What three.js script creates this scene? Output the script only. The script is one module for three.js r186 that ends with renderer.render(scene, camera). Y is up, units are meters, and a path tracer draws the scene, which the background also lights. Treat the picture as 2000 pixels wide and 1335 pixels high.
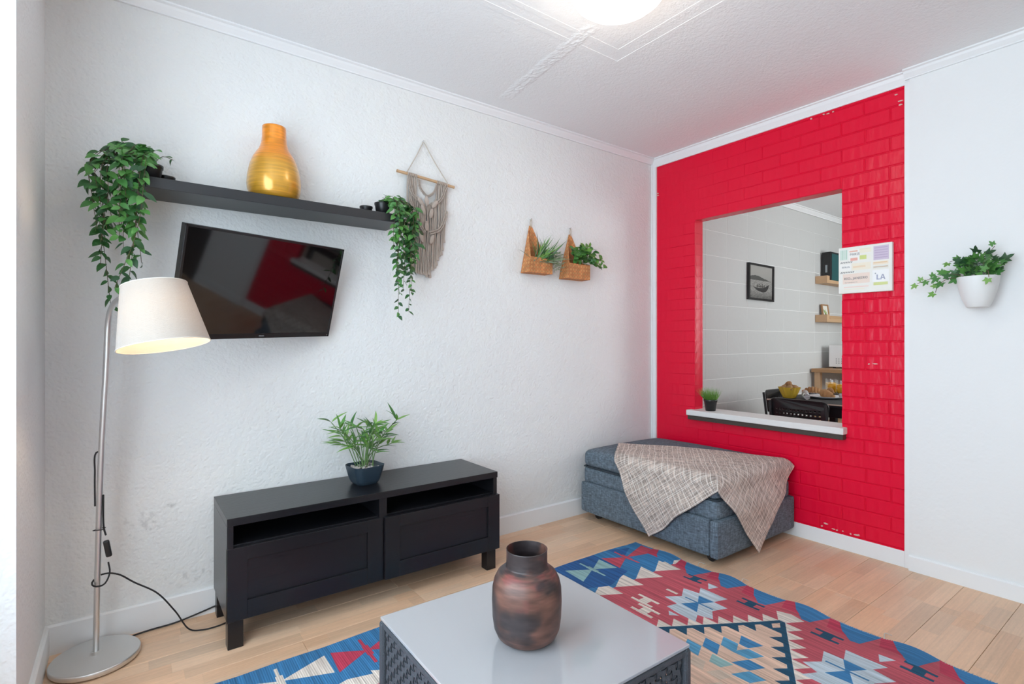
import * as THREE from 'three';
import { mergeGeometries, toCreasedNormals } from 'three/addons/utils/BufferGeometryUtils.js';
import { RoundedBoxGeometry } from 'three/addons/geometries/RoundedBoxGeometry.js';
import { RectAreaLightUniformsLib } from 'three/addons/lights/RectAreaLightUniformsLib.js';

// ---------------------------------------------------------------- camera, sky, daylight, exposure
RectAreaLightUniformsLib.init();
const scene = new THREE.Scene();
const camera = new THREE.PerspectiveCamera(66.09, 2000 / 1335, 0.05, 60);
const VIEW = THREE.MathUtils.degToRad(36.35);
camera.position.set(-3.268, 1.17, 2.613);
camera.lookAt(-3.268 + Math.sin(VIEW), 1.17, 2.613 - Math.cos(VIEW));
const renderer = new THREE.WebGLRenderer({ antialias: true });
renderer.toneMapping = THREE.LinearToneMapping;
renderer.toneMappingExposure = 1.55;
renderer.shadowMap.enabled = true;
scene.background = new THREE.Color().setRGB(0.73, 0.88, 1.0);
scene.backgroundIntensity = 2.3;
// H: ceiling height. The room: x -3.51 (window wall) to 0 (brick wall), z 0 (television wall) to 4.4.
const H = 2.565, XL = -3.51, ZF = 4.4, KX = 6.6, KZ = 2.7;
const NICHE = 0.64;                                   // the corner pier ends here, the window wall stands back behind it
const WIN = { z0: 0.86, z1: 3.2, y0: 0.4, y1: 2.42 };
function daylight(w, h, intensity, color, pos, look) {
  const l = new THREE.RectAreaLight(new THREE.Color().setRGB(...color), intensity, w, h);
  l.name = 'window_daylight';
  l.position.set(...pos); l.lookAt(...look); scene.add(l);
}
daylight(WIN.z1 - WIN.z0 - 0.12, WIN.y1 - WIN.y0 - 0.12, 2.25, [0.73, 0.88, 1.0], [XL - 0.26, (WIN.y0 + WIN.y1) / 2, (WIN.z0 + WIN.z1) / 2], [0, (WIN.y0 + WIN.y1) / 2, (WIN.z0 + WIN.z1) / 2]);
daylight(1.6, 1.2, 3.8, [0.97, 0.98, 0.95], [2.4, 1.6, KZ - 0.03], [2.4, 1.6, 0]);

// ---------------------------------------------------------------- helpers
let seed = 12345;
const rnd = () => { seed = (seed + 0x6d2b79f5) | 0; let t = Math.imul(seed ^ (seed >>> 15), 1 | seed); t = (t + Math.imul(t ^ (t >>> 7), 61 | t)) ^ t; return ((t ^ (t >>> 14)) >>> 0) / 4294967296; };
const rr = (a, b) => a + (b - a) * rnd();
const clamp = (x, a = 0, b = 1) => Math.min(b, Math.max(a, x));
const mix = (a, b, t) => a + (b - a) * t;
const smooth = (a, b, x) => { const t = clamp((x - a) / (b - a)); return t * t * (3 - 2 * t); };
const V = (x, y, z) => new THREE.Vector3(x, y, z);
const hash = (x, y, s) => { let h = Math.imul(x, 374761393) + Math.imul(y, 668265263) + Math.imul(s, 974634777); h = Math.imul(h ^ (h >>> 13), 1274126177); return ((h ^ (h >>> 16)) >>> 0) / 4294967296; };
function vnoise(x, y, px, py, s) {           // value noise, repeats every px, py cells
  const xi = Math.floor(x), yi = Math.floor(y), fx = x - xi, fy = y - yi;
  const u = fx * fx * (3 - 2 * fx), v = fy * fy * (3 - 2 * fy), m = (a, p) => ((a % p) + p) % p;
  const a = hash(m(xi, px), m(yi, py), s), b = hash(m(xi + 1, px), m(yi, py), s), c = hash(m(xi, px), m(yi + 1, py), s), d = hash(m(xi + 1, px), m(yi + 1, py), s);
  return mix(mix(a, b, u), mix(c, d, u), v);
}
function fbm(u, v, fx, fy, oct, s) { let a = 0.5, t = 0, n = 0; for (let i = 0; i < oct; i++) { t += a * vnoise(u * fx, v * fy, fx, fy, s + i); n += a; a *= 0.5; fx *= 2; fy *= 2; } return t / n; }
function dataTex(w, h, fn, { srgb = false, rep = null } = {}) {
  const d = new Uint8Array(w * h * 4);
  for (let y = 0; y < h; y++) for (let x = 0; x < w; x++) {
    const c = fn((x + 0.5) / w, (y + 0.5) / h), i = (y * w + x) * 4;
    if (typeof c === 'number') d[i] = d[i + 1] = d[i + 2] = clamp(c) * 255; else { d[i] = clamp(c[0]) * 255; d[i + 1] = clamp(c[1]) * 255; d[i + 2] = clamp(c[2]) * 255; }
    d[i + 3] = 255;
  }
  const t = new THREE.DataTexture(d, w, h, THREE.RGBAFormat);
  t.wrapS = t.wrapT = THREE.RepeatWrapping; t.magFilter = THREE.LinearFilter; t.minFilter = THREE.LinearMipmapLinearFilter; t.generateMipmaps = true;
  if (srgb) t.colorSpace = THREE.SRGBColorSpace;
  if (rep) t.repeat.set(...rep);
  t.needsUpdate = true;
  return t;
}
function canvasTex(w, h, draw) {
  const c = document.createElement('canvas'); c.width = w; c.height = h;
  const g = c.getContext('2d'); draw(g, w, h);
  const t = new THREE.CanvasTexture(c); t.colorSpace = THREE.SRGBColorSpace; t.anisotropy = 8;
  return t;
}
const rgb = (r, g, b) => new THREE.Color().setRGB(r, g, b);
const mat = (c, o = {}) => new THREE.MeshStandardMaterial({ color: Array.isArray(c) ? rgb(...c) : c, roughness: 0.6, ...o });
const phys = (c, o = {}) => new THREE.MeshPhysicalMaterial({ color: Array.isArray(c) ? rgb(...c) : c, roughness: 0.5, ...o });

const taken = {};
const numbered = (n) => { const k = taken[n] = (taken[n] ?? -1) + 1; return k ? n + '_' + String(k).padStart(3, '0') : n; };
function tag(o, label, category, group) { o.userData.label = label; if (category) o.userData.category = category; if (group) o.userData.group = group; return o; }
function thing(name, label, category, [x, y, z] = [0, 0, 0], turn = 0, group) {
  const o = new THREE.Group(); o.name = numbered(name); o.position.set(x, y, z); o.rotation.y = turn; scene.add(o);
  return tag(o, label, category, group);
}
function obj(name, geo, m, parent = scene) {
  if (Array.isArray(geo)) geo = merge(geo);
  const o = new THREE.Mesh(geo, m); o.name = parent === scene ? numbered(name) : name; parent.add(o);
  return o;
}
function struct(name, geo, m, label, category) {
  if (Array.isArray(geo)) geo = merge(geo);
  const o = new THREE.Mesh(geo, m); o.name = name; scene.add(o);
  o.userData = { kind: 'structure', label, category };
  return o;
}
function merge(list) {
  list = list.map((g) => { g = g.index ? g.toNonIndexed() : g; for (const k of Object.keys(g.attributes)) if (!['position', 'normal', 'uv'].includes(k)) g.deleteAttribute(k); return g; });
  return list.length === 1 ? list[0] : mergeGeometries(list);
}
// uv in metres, taken from the two axes across each face's normal
function muv(g) {
  if (g.index) g = g.toNonIndexed();
  const p = g.attributes.position, n = g.attributes.normal, uv = new Float32Array(p.count * 2);
  for (let i = 0; i < p.count; i++) {
    const a = Math.abs(n.getX(i)), b = Math.abs(n.getY(i)), c = Math.abs(n.getZ(i));
    if (b >= a && b >= c) { uv[2 * i] = p.getX(i); uv[2 * i + 1] = p.getZ(i); } else if (a >= c) { uv[2 * i] = p.getZ(i); uv[2 * i + 1] = p.getY(i); } else { uv[2 * i] = p.getX(i); uv[2 * i + 1] = p.getY(i); }
  }
  g.setAttribute('uv', new THREE.BufferAttribute(uv, 2));
  return g;
}
const slab = (x0, x1, y0, y1, z0, z1) => muv(new THREE.BoxGeometry(x1 - x0, y1 - y0, z1 - z0).translate((x0 + x1) / 2, (y0 + y1) / 2, (z0 + z1) / 2));
const rbox = (x0, x1, y0, y1, z0, z1, r = 0.003, s = 2) => muv(new RoundedBoxGeometry(x1 - x0, y1 - y0, z1 - z0, s, Math.min(r, (x1 - x0) / 2.01, (y1 - y0) / 2.01, (z1 - z0) / 2.01)).translate((x0 + x1) / 2, (y0 + y1) / 2, (z0 + z1) / 2));
const tube = (pts, r, seg = 24, rad = 8, closed = false) => new THREE.TubeGeometry(new THREE.CatmullRomCurve3(pts.map((p) => (p.isVector3 ? p : V(...p))), closed, 'centripetal'), seg, r, rad, closed);
const lathe = (pts, seg = 48) => new THREE.LatheGeometry(pts.map(([x, y]) => new THREE.Vector2(x, y)), seg);
function bar(a, b, r0, r1 = r0, seg = 8) {
  const d = b.clone().sub(a), g = new THREE.CylinderGeometry(r1, r0, d.length(), seg);
  return g.applyQuaternion(new THREE.Quaternion().setFromUnitVectors(V(0, 1, 0), d.normalize())).translate((a.x + b.x) / 2, (a.y + b.y) / 2, (a.z + b.z) / 2);
}
// a profile [[a, b], ...] swept straight: axis 'x' (profile in z, y) or 'z' (profile in x, y) or 'y' (profile in x, z)
function sweep(profile, axis, from, to) {
  const g = new THREE.ExtrudeGeometry(new THREE.Shape(profile.map(([a, b]) => new THREE.Vector2(a, b))), { depth: to - from, bevelEnabled: false }).translate(0, 0, from);
  if (axis === 'x') g.applyMatrix4(new THREE.Matrix4().set(0, 0, 1, 0, 0, 1, 0, 0, 1, 0, 0, 0, 0, 0, 0, 1));
  if (axis === 'y') g.applyMatrix4(new THREE.Matrix4().set(1, 0, 0, 0, 0, 0, 1, 0, 0, 1, 0, 0, 0, 0, 0, 1));
  if (axis !== 'z') { const p = g.attributes.position; for (let i = 0; i < p.count; i += 3) for (const k of ['position', 'normal', 'uv']) { const at = g.attributes[k], n = at.itemSize, A = at.array; for (let c = 0; c < n; c++) { const t = A[(i + 1) * n + c]; A[(i + 1) * n + c] = A[(i + 2) * n + c]; A[(i + 2) * n + c] = t; } } g.computeVertexNormals(); }
  return muv(g);
}
// a piece proud of a surface: back rectangle, sides, chamfer, front. Front faces +z, back at z = 0
function pieceGeo(w, h, d, ch) {
  const q = [], quad = (a, b, c, e) => q.push(a, b, c, a, c, e);
  const ring = (i, z) => [[-w / 2 + i, -h / 2 + i, z], [w / 2 - i, -h / 2 + i, z], [w / 2 - i, h / 2 - i, z], [-w / 2 + i, h / 2 - i, z]];
  const r0 = ring(0, 0), r1 = ring(0, d - ch), r2 = ring(ch, d);
  for (const [a, b] of [[r0, r1], [r1, r2]]) for (let i = 0; i < 4; i++) { const j = (i + 1) % 4; quad(a[i], a[j], b[j], b[i]); }
  quad(r2[0], r2[1], r2[2], r2[3]);
  const g = new THREE.BufferGeometry();
  g.setAttribute('position', new THREE.Float32BufferAttribute(q.flat(), 3)); g.computeVertexNormals();
  g.setAttribute('uv', new THREE.Float32BufferAttribute(new Float32Array(q.length * 2), 2));
  return g;
}

// ---------------------------------------------------------------- shared textures and materials
const plasterBump = dataTex(1024, 1024, (u, v) => 0.55 * fbm(u, v, 48, 48, 3, 3) + 0.45 * fbm(u, v, 110, 110, 2, 9));
const fineBump = dataTex(512, 512, (u, v) => fbm(u, v, 40, 40, 4, 21));
const paintBump = dataTex(1024, 1024, (u, v) => 0.6 * fbm(u, v, 40, 12, 3, 31) + 0.4 * fbm(u, v, 12, 14, 2, 37));
const woodStreak = dataTex(512, 512, (u, v) => { const w = fbm(u, v, 3, 60, 3, 41); return 0.75 + 0.5 * (w - 0.5); });
const fabricBump = dataTex(512, 512, (u, v) => 0.5 + 0.25 * Math.sin(u * 512 * Math.PI / 2) * (0.6 + 0.8 * fbm(u, v, 20, 128, 2, 51)) + 0.25 * Math.sin(v * 512 * Math.PI / 2) * (0.6 + 0.8 * fbm(u, v, 128, 20, 2, 55)));
const withRep = (t, a, b = a) => { const c = t.clone(); c.repeat.set(a, b); c.needsUpdate = true; return c; };
const wallMap = dataTex(1024, 768, (u, v) => {           // the television wall, 3.51 x 2.565 m: off-white with a few scuffs
  const x = -3.51 + u * 3.51, y = v * 2.565;
  let k = 0.955 + 0.03 * (fbm(u, v, 9, 7, 4, 61) - 0.5);
  const scuff = (cx, cy, rx, ry, amt) => { const d = ((x - cx) / rx) ** 2 + ((y - cy) / ry) ** 2; if (d < 1) k -= amt * (1 - d) * smooth(0.55, 0.75, fbm(u, v, 260, 190, 3, 67)); };
  scuff(-3.21, 0.43, 0.09, 0.07, 0.09); scuff(-3.12, 0.49, 0.03, 0.015, 0.16); scuff(-3.07, 0.17, 0.12, 0.04, 0.08); scuff(-2.96, 0.2, 0.06, 0.04, 0.1);
  return [k, k, k * 0.995];
}, { srgb: true });
const M = {
  wall: mat([0.84, 0.84, 0.835], { roughness: 0.75, bumpMap: plasterBump, bumpScale: 0.0042 }),
  wallTv: mat([0.90, 0.90, 0.895], { roughness: 0.75, map: wallMap, bumpMap: plasterBump, bumpScale: 0.0042 }),
  wallSmooth: mat([0.84, 0.84, 0.835], { roughness: 0.7, bumpMap: withRep(plasterBump, 0.7), bumpScale: 0.0012 }),
  ceiling: mat([0.87, 0.875, 0.88], { roughness: 0.8, bumpMap: withRep(plasterBump, 1.5), bumpScale: 0.0018 }),
  trim: mat([0.86, 0.865, 0.87], { roughness: 0.4, bumpMap: fineBump, bumpScale: 0.0006 }),
  red: phys([0.78, 0.004, 0.037], { roughness: 0.27, specularIntensity: 0.62, bumpMap: paintBump, bumpScale: 0.0034 }),
  chip: mat([0.72, 0.5, 0.45], { roughness: 0.8 }),
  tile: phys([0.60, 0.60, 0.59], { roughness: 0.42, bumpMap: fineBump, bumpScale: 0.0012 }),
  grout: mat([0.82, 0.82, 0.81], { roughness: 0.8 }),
  blackWood: phys([0.0085, 0.0085, 0.0105], { roughness: 0.3, bumpMap: withRep(woodStreak, 3), bumpScale: 0.0006 }),
  shelf: phys([0.022, 0.022, 0.024], { roughness: 0.38 }),
  blackPlastic: phys([0.012, 0.012, 0.013], { roughness: 0.35 }),
  blackMatte: mat([0.02, 0.02, 0.021], { roughness: 0.7 }),
  steel: phys([0.74, 0.74, 0.73], { roughness: 0.42, metalness: 1 }),
  soil: mat([0.03, 0.022, 0.016], { roughness: 1, bumpMap: fineBump, bumpScale: 0.004 }),
  cord: mat([0.012, 0.012, 0.014], { roughness: 0.55 }),
  oak: mat([0.40, 0.22, 0.10], { roughness: 0.5, bumpMap: withRep(woodStreak, 3), bumpScale: 0.0005 }),
  pine: mat([0.58, 0.37, 0.21], { roughness: 0.55, bumpMap: withRep(woodStreak, 3), bumpScale: 0.0005 }),
  glass: phys([1, 1, 1], { roughness: 0.02, transmission: 1, thickness: 0, ior: 1.5 }),
  white: phys([0.82, 0.82, 0.81], { roughness: 0.3 }),
  stem: mat([0.10, 0.075, 0.04], { roughness: 0.8 }),
  stemGreen: mat([0.12, 0.22, 0.07], { roughness: 0.7 }),
};
wallMap.wrapS = wallMap.wrapT = THREE.ClampToEdgeWrapping; wallMap.repeat.set(1 / 3.51, 1 / 2.565); wallMap.offset.set(1, 0);
const leafMat = (r, g, b, o = {}) => phys([r, g, b], { roughness: 0.42, side: THREE.DoubleSide, ...o });
const GREENS = [leafMat(0.035, 0.125, 0.03), leafMat(0.055, 0.19, 0.04), leafMat(0.09, 0.25, 0.055), leafMat(0.025, 0.085, 0.03)];
const leafGrey = leafMat(0.20, 0.25, 0.15);
const LIME = [leafMat(0.14, 0.32, 0.05), leafMat(0.20, 0.38, 0.09), leafMat(0.09, 0.26, 0.05), leafMat(0.05, 0.16, 0.035)];

// ---------------------------------------------------------------- floor, ceiling, walls
const floor = struct('floor', slab(XL - 0.4, 0.02, -0.12, -0.012, -0.1, ZF), M.grout, 'floor of light beech laminate boards', 'floor');
{
  const BW = 0.2, BL = 1.4, N = 5;
  const board = canvasTex(2048, 256 * N, (g, w, h) => {
    const im = g.createImageData(w, h), d = im.data;
    const blocks = [];
    for (let b = 0; b < N; b++) for (let s = 0; s < 3; s++) { let x = -rr(0, 0.3); const row = []; while (x < 1) { const l = rr(0.2, 0.34); row.push([x, x + l, rr(-1, 1), rr(-1, 1), rr(0, 50)]); x += l; } blocks.push(row); }
    for (let y = 0; y < h; y++) for (let x = 0; x < w; x++) {
      const u = x / w, b = Math.floor(y / 256), sv = (y % 256) / 256 * 3, s = Math.min(2, Math.floor(sv)), fv = sv - s;
      const blk = blocks[b * 3 + s].find((q) => u >= q[0] && u < q[1]);
      const gr = fbm(u + blk[4] * 0.017, y / h, 5, 160 * N / 4, 3, 71) - 0.5, fleck = fbm(u, y / h, 90, 260, 2, 77) - 0.5, slow = fbm(u, y / h, 9, 20, 3, 79) - 0.5;
      const edge = fv < 0.018 || fv > 0.982 || u - blk[0] < 0.0012 ? 0.965 : 1;
      const t = (1 + 0.038 * blk[2] + 0.08 * gr + 0.04 * fleck + 0.05 * slow) * edge, i = (y * w + x) * 4;
      d[i] = clamp(0.885 * t) * 255; d[i + 1] = clamp((0.735 + 0.018 * blk[3]) * t) * 255; d[i + 2] = clamp((0.605 + 0.028 * blk[3]) * t) * 255; d[i + 3] = 255;
    }
    g.putImageData(im, 0, 0);
  });
  const m = phys([1, 1, 1], { map: board, roughness: 0.4 });
  const plank = (x0, x1, z0, z1, b, flip, cut) => {
    const g = pieceGeo(x1 - x0 - 0.0012, z1 - z0 - 0.0012, 0.012, 0.0009), p = g.attributes.position, uv = g.attributes.uv;
    for (let i = 0; i < p.count; i++) { const u = (p.getX(i) + (x1 - x0) / 2 + cut) / BL, v = p.getY(i) / BW + 0.5; uv.setXY(i, flip ? 1 - u : u, (b + mix(0.004, 0.996, clamp(flip ? 1 - v : v))) / N); }
    const o = obj('plank', g, m, floor); o.rotation.x = -Math.PI / 2; o.position.set((x0 + x1) / 2, -0.012, (z0 + z1) / 2);
  };
  const known = { 2: -1.31, 6: -0.635, 9: -0.41, 8: -1.15 };
  for (let r = 0; r < 22; r++) {
    const z0 = 0.07 + (r - 0) * BW, zz = Math.max(0, z0), z1 = Math.min(ZF, z0 + BW);
    let x = (known[r] ?? -rr(0.1, 1.4)) + BL; 
    for (let k = 0; k < 5; k++, x -= BL) { const x0 = Math.max(z1 > NICHE + 0.1 ? XL - 0.25 : XL, x - BL), x1 = Math.min(0, x); if (x1 - x0 > 0.02) plank(x0, x1, zz, z1, Math.floor(rr(0, N)), rnd() > 0.5, x0 - (x - BL)); }
  }
  plank(XL, -2.11, 0, 0.07, 1, false, 0); plank(-2.11, -0.71, 0, 0.07, 3, false, 0); plank(-0.71, 0, 0, 0.07, 2, false, 0);
}
struct('floor_001', slab(0.1, KX, -0.12, 0, -0.1, KZ), mat([0.4, 0.36, 0.32]), 'kitchen floor beyond the brick wall', 'floor');
const ceiling = struct('ceiling', slab(XL - 0.4, KX + 0.15, H, H + 0.15, -0.15, ZF + 0.15), M.ceiling, 'white painted ceiling with shallow raised frame', 'ceiling');
{
  const fr = (x0, x1, z0, z1, w, t) => [slab(x0, x1, H - t, H + 0.002, z0, z0 + w), slab(x0, x1, H - t, H + 0.002, z1 - w, z1), slab(x0, x0 + w, H - t, H + 0.002, z0 + w, z1 - w), slab(x1 - w, x1, H - t, H + 0.002, z0 + w, z1 - w)];
  obj('ceiling_frame', [...fr(-2.17, -1.27, 0.79, 1.69, 0.03, 0.0013), ...fr(-2.09, -1.35, 0.87, 1.61, 0.025, 0.0013)], M.ceiling, ceiling);
  const g = new THREE.PlaneGeometry(0.11, 0.9, 22, 150), p = g.attributes.position;
  for (let i = 0; i < p.count; i++) { const a = p.getX(i) / 0.055, e = (1 - smooth(0.35, 1, Math.abs(a + 0.3 * (vnoise(p.getY(i) * 14 + 40, 3.5, 99, 99, 5) - 0.5)))) * (1 - smooth(0.36, 0.45, Math.abs(p.getY(i)))); p.setZ(i, -0.001 + e * (0.0015 + 0.0045 * vnoise(p.getX(i) * 160 + 50, p.getY(i) * 90 + 60, 200, 200, 7))); }
  g.rotateX(Math.PI / 2); g.computeVertexNormals();
  obj('plaster_seam', muv(g.rotateY(-0.1)).translate(-1.56, H, 0.55), M.ceiling, ceiling);
}
struct('wall_back', slab(XL - 0.4, 0, 0, H, -0.15, 0), M.wallTv, 'white textured plaster wall behind the television', 'wall');
struct('wall_front', slab(XL - 0.4, 0.1, 0, H, ZF, ZF + 0.15), M.wall, 'white plaster wall opposite the television', 'wall');
const XN = XL - 0.25;
struct('wall_left', [slab(XN - 0.15, XL, 0, H, 0, NICHE), slab(XN - 0.15, XN, 0, H, NICHE, WIN.z0), slab(XN - 0.15, XN, 0, H, WIN.z1, ZF), slab(XN - 0.15, XN, WIN.y1, H, WIN.z0, WIN.z1), slab(XN - 0.15, XN, 0, WIN.y0, WIN.z0, WIN.z1)], M.wall, 'white plaster window wall with a deep reveal beside the floor lamp', 'wall');
const wallDoor = struct('wall_door', [slab(-0.02, 0.1, 0, H, 1.648, 2.2), slab(-0.02, 0.1, 2.08, H, 2.2, 3.05), slab(-0.02, 0.1, 0, H, 3.05, ZF)], M.wallSmooth, 'smooth white wall right of the red bricks', 'wall');

// red painted brick wall with the serving hatch
const OP = { z0: 0.37, z1: 1.321, y0: 0.64, y1: 2.036 };
const brickWall = struct('wall_right', (() => { const x0 = 0.004, x1 = 0.098, e = 0.003; return [slab(x0, x1, 0, H, 0, OP.z0 - e), slab(x0, x1, 0, H, OP.z1 + e, 1.648), slab(x0, x1, 0, OP.y0 - e, OP.z0 - e, OP.z1 + e), slab(x0, x1, OP.y1 + e, H, OP.z0 - e, OP.z1 + e)]; })(), M.red, 'glossy red painted brick wall with a square serving hatch', 'wall');
{
  const cache = {}, PITCH = 0.0775, BL = 0.2325, Z0 = 0.036, Z1 = 1.626;
  const geo = (w, h, d, ch) => { const k = [w, h, d, ch].map((v) => v.toFixed(3)).join(); return cache[k] ??= muv(pieceGeo(w, h, d, ch)); };
  const brick = (z0, z1, y0, y1) => {
    const zc = (z0 + z1) / 2, yc = (y0 + y1) / 2, rough = smooth(0.25, 1.35, zc + 0.35 * (1 - smooth(0.3, 1.0, yc)));      // thick paint fills the joints towards the corner
    const j = Math.round(mix(8, 40, rough)) / 10000, w = z1 - z0 - j, h = y1 - y0 - j;
    if (w < 0.008 || h < 0.008) return;
    const deep = Math.abs(z1 - OP.z0) < 0.002 && yc > OP.y0 && yc < OP.y1;
    const proud = Math.round(mix(0, 4.5, rough)) / 1000 + 0.0004;
    const o = obj('brick', geo(w, h, deep ? 0.096 : 0.02, rough > 0.5 ? 0.0035 : 0.0015), M.red, brickWall);
    o.rotation.set(rr(-0.004, 0.004) * rough, -Math.PI / 2 + rr(-0.006, 0.006) * rough, 0); o.position.set(deep ? 0.098 - 0.003 : 0.004 + 0.02 - proud, yc, zc);
  };
  for (let k = 0; k < 34; k++) {
    const y0 = k * PITCH + 0.01, y1 = Math.min(y0 + PITCH, 2.52);
    if (y1 - y0 < 0.02) continue;
    const cuts = [Z0];
    for (let n = -1; n < 9; n++) { const z = 1.556 - n * BL + (k % 2 ? 0.116 : 0) + rr(-0.006, 0.006); if (z > Z0 + 0.02 && z < Z1 - 0.02) cuts.push(z); }
    cuts.push(Z1); cuts.sort((a, b) => a - b);
    for (let i = 0; i + 1 < cuts.length; i++) {
      const [a, b] = [cuts[i], cuts[i + 1]];
      if (y1 <= OP.y0 + 0.002 || y0 >= OP.y1 - 0.002 || b <= OP.z0 || a >= OP.z1) { brick(a, b, y0, y1); continue; }
      if (a < OP.z0) brick(a, OP.z0, y0, y1);
      if (b > OP.z1) brick(OP.z1, b, y0, y1);
      if (y0 < OP.y0) brick(Math.max(a, OP.z0), Math.min(b, OP.z1), y0, OP.y0);
      if (y1 > OP.y1) brick(Math.max(a, OP.z0), Math.min(b, OP.z1), OP.y1, y1);
    }
  }
  const chips = [], flake = (y, z, w, h) => { const n = 7, s = new THREE.Shape(); for (let i = 0; i < n; i++) { const a = i / n * 6.283, r = rr(0.5, 1); s[i ? 'lineTo' : 'moveTo'](Math.cos(a) * w / 2 * r, Math.sin(a) * h / 2 * r); } chips.push(muv(new THREE.ExtrudeGeometry(s, { depth: 0.006, bevelEnabled: false }).rotateY(-Math.PI / 2).translate(0.0055 - 0.0045, y, z))); };
  for (const [y, z] of [[2.487, 1.16], [2.49, 1.23], [2.487, 1.25], [2.488, 1.28], [2.47, 1.585], [2.43, 1.605], [2.41, 1.605], [2.3, 0.05], [2.285, 0.048], [0.10, 1.28], [0.1, 1.3], [0.102, 1.33], [0.098, 1.37], [0.1, 1.40], [0.105, 1.41], [0.1, 1.22], [0.12, 1.24], [1.05, 1.46], [1.052, 1.49]]) flake(y, z, rr(0.012, 0.034), rr(0.006, 0.013));
  obj('paint_chips', chips, M.chip, brickWall).userData = { kind: 'stuff', label: 'pale chips where red paint has flaked' };
}
// trims: cornices, corner strips, baseboards
const corn = (h, d) => [[0, H + 0.001], [d, H + 0.001], [d, H - 0.007], [d * 0.72, H - 0.010], [d * 0.6, H - h * 0.45], [d * 0.25, H - h * 0.86], [d * 0.25, H - h], [0, H - h]];
struct('trim_1', sweep(corn(0.042, 0.045), 'x', XL, 0), M.trim, 'white cornice along the television wall', 'cornice');
struct('trim_2', sweep(corn(0.062, 0.04).map(([a, b]) => [-a + 0.002, b]), 'z', 0.002, 1.646), M.trim, 'white cornice above the red bricks', 'cornice');
struct('trim_3', sweep(corn(0.045, 0.045).map(([a, b]) => [-a - 0.019, b]), 'z', 1.63, ZF), M.trim, 'white cornice above the smooth white wall', 'cornice');
struct('trim_4', [rbox(-0.012, 0.006, 0, H - 0.04, 0.0, 0.037, 0.003), rbox(-0.024, 0.0, 0.0, H - 0.04, 0.0, 0.012, 0.004)], M.trim, 'narrow white strip in the corner beside the red bricks', 'trim');
struct('trim_5', rbox(-0.014, 0.006, 0, H - 0.05, 1.624, 1.65, 0.003), M.trim, 'narrow white strip between red bricks and white wall', 'trim');
const base = (h, d) => [[0, 0], [d, 0], [d, h - 0.006], [d - 0.006, h], [0, h]];
struct('baseboard_back', sweep(base(0.11, 0.014), 'x', XL, 0), M.trim, 'white baseboard under the television wall', 'baseboard');
struct('baseboard_left', sweep(base(0.11, 0.014).map(([a, b]) => [a + XL, b]), 'z', 0.014, NICHE), M.trim, 'white baseboard behind the floor lamp', 'baseboard');
struct('baseboard_right', sweep(base(0.082, 0.014).map(([a, b]) => [-a + 0.005, b]), 'z', 0.014, 1.648), M.trim, 'white baseboard under the red bricks', 'baseboard');
struct('baseboard_door', sweep(base(0.078, 0.014).map(([a, b]) => [-a - 0.02, b]), 'z', 1.648, 2.14), M.trim, 'white baseboard under the smooth white wall', 'baseboard');
// hatch sill: thick white board on a dark bearer
{
  const s = struct('trim_6', muv(rbox(-0.055, 0.16, 0.652, 0.69, 0.335, 1.352, 0.005)), mat([0.78, 0.76, 0.74], { roughness: 0.5, bumpMap: withRep(woodStreak, 2), bumpScale: 0.001 }), 'chunky worn white sill board of the hatch', 'sill');
  obj('bearer', rbox(-0.043, 0.15, 0.622, 0.652, 0.34, 1.346, 0.002), mat([0.055, 0.04, 0.032], { roughness: 0.6 }), s).userData.label = 'dark bare wood under the white sill';
}
// window beside the camera, kitchen window, dark door
function windowUnit(name, label, along, s0, a0, a1, y0, y1, parts) {
  const f = 0.06, S = (b0, b1, yy0, yy1, t0 = 0, t1 = 0.06) => (along === 'z' ? slab(s0 + t0, s0 + t1, yy0, yy1, b0, b1) : slab(b0, b1, yy0, yy1, s0 + t0, s0 + t1));
  const w = struct(name, [S(a0, a0 + f, y0, y1), S(a1 - f, a1, y0, y1), S(a0 + f, a1 - f, y0, y0 + f), S(a0 + f, a1 - f, y1 - f, y1)], M.trim, label, 'window');
  const W = (a1 - a0 - 2 * f) / parts;
  for (let i = 0; i < parts; i++) {
    const b = a0 + f + W * i;
    if (i) obj('mullion', S(b - 0.025, b + 0.025, y0 + f, y1 - f, 0.005, 0.055), M.trim, w);
    obj('pane', S(b + (i ? 0.025 : 0), b + W - (i < parts - 1 ? 0.025 : 0), y0 + f, y1 - f, 0.026, 0.032), M.glass, w);
  }
}
windowUnit('window_1', 'wide white framed window', 'z', XN - 0.11, WIN.z0, WIN.z1, WIN.y0, WIN.y1, 3);
windowUnit('window_2', 'white framed kitchen window', 'x', KZ + 0.03, 1.6, 3.2, 1.0, 2.2, 2);
{
  const dm = mat([0.03, 0.018, 0.011], { roughness: 0.45, bumpMap: withRep(woodStreak, 2), bumpScale: 0.0006 });
  const d = struct('door_1', [slab(-0.0, 0.045, 0.005, 2.08, 2.2, 3.05)], dm, 'dark brown wooden door in the white wall', 'door');
  for (const y of [[0.2, 0.95], [1.1, 1.9]]) obj('door_panel', rbox(-0.008, 0.002, y[0], y[1], 2.34, 2.91, 0.006), dm, d);
  obj('door_handle', [bar(V(0, 1.02, 2.27), V(-0.05, 1.02, 2.27), 0.009), bar(V(-0.05, 1.02, 2.265), V(-0.05, 1.02, 2.39), 0.009)], M.steel, d);
  obj('door_frame', [rbox(-0.03, 0.0, 0, 2.14, 2.14, 2.2, 0.003), rbox(-0.03, 0, 0, 2.14, 3.05, 3.11, 0.003), rbox(-0.03, 0, 2.08, 2.14, 2.2, 3.05, 0.003)], dm, d);
}
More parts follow.
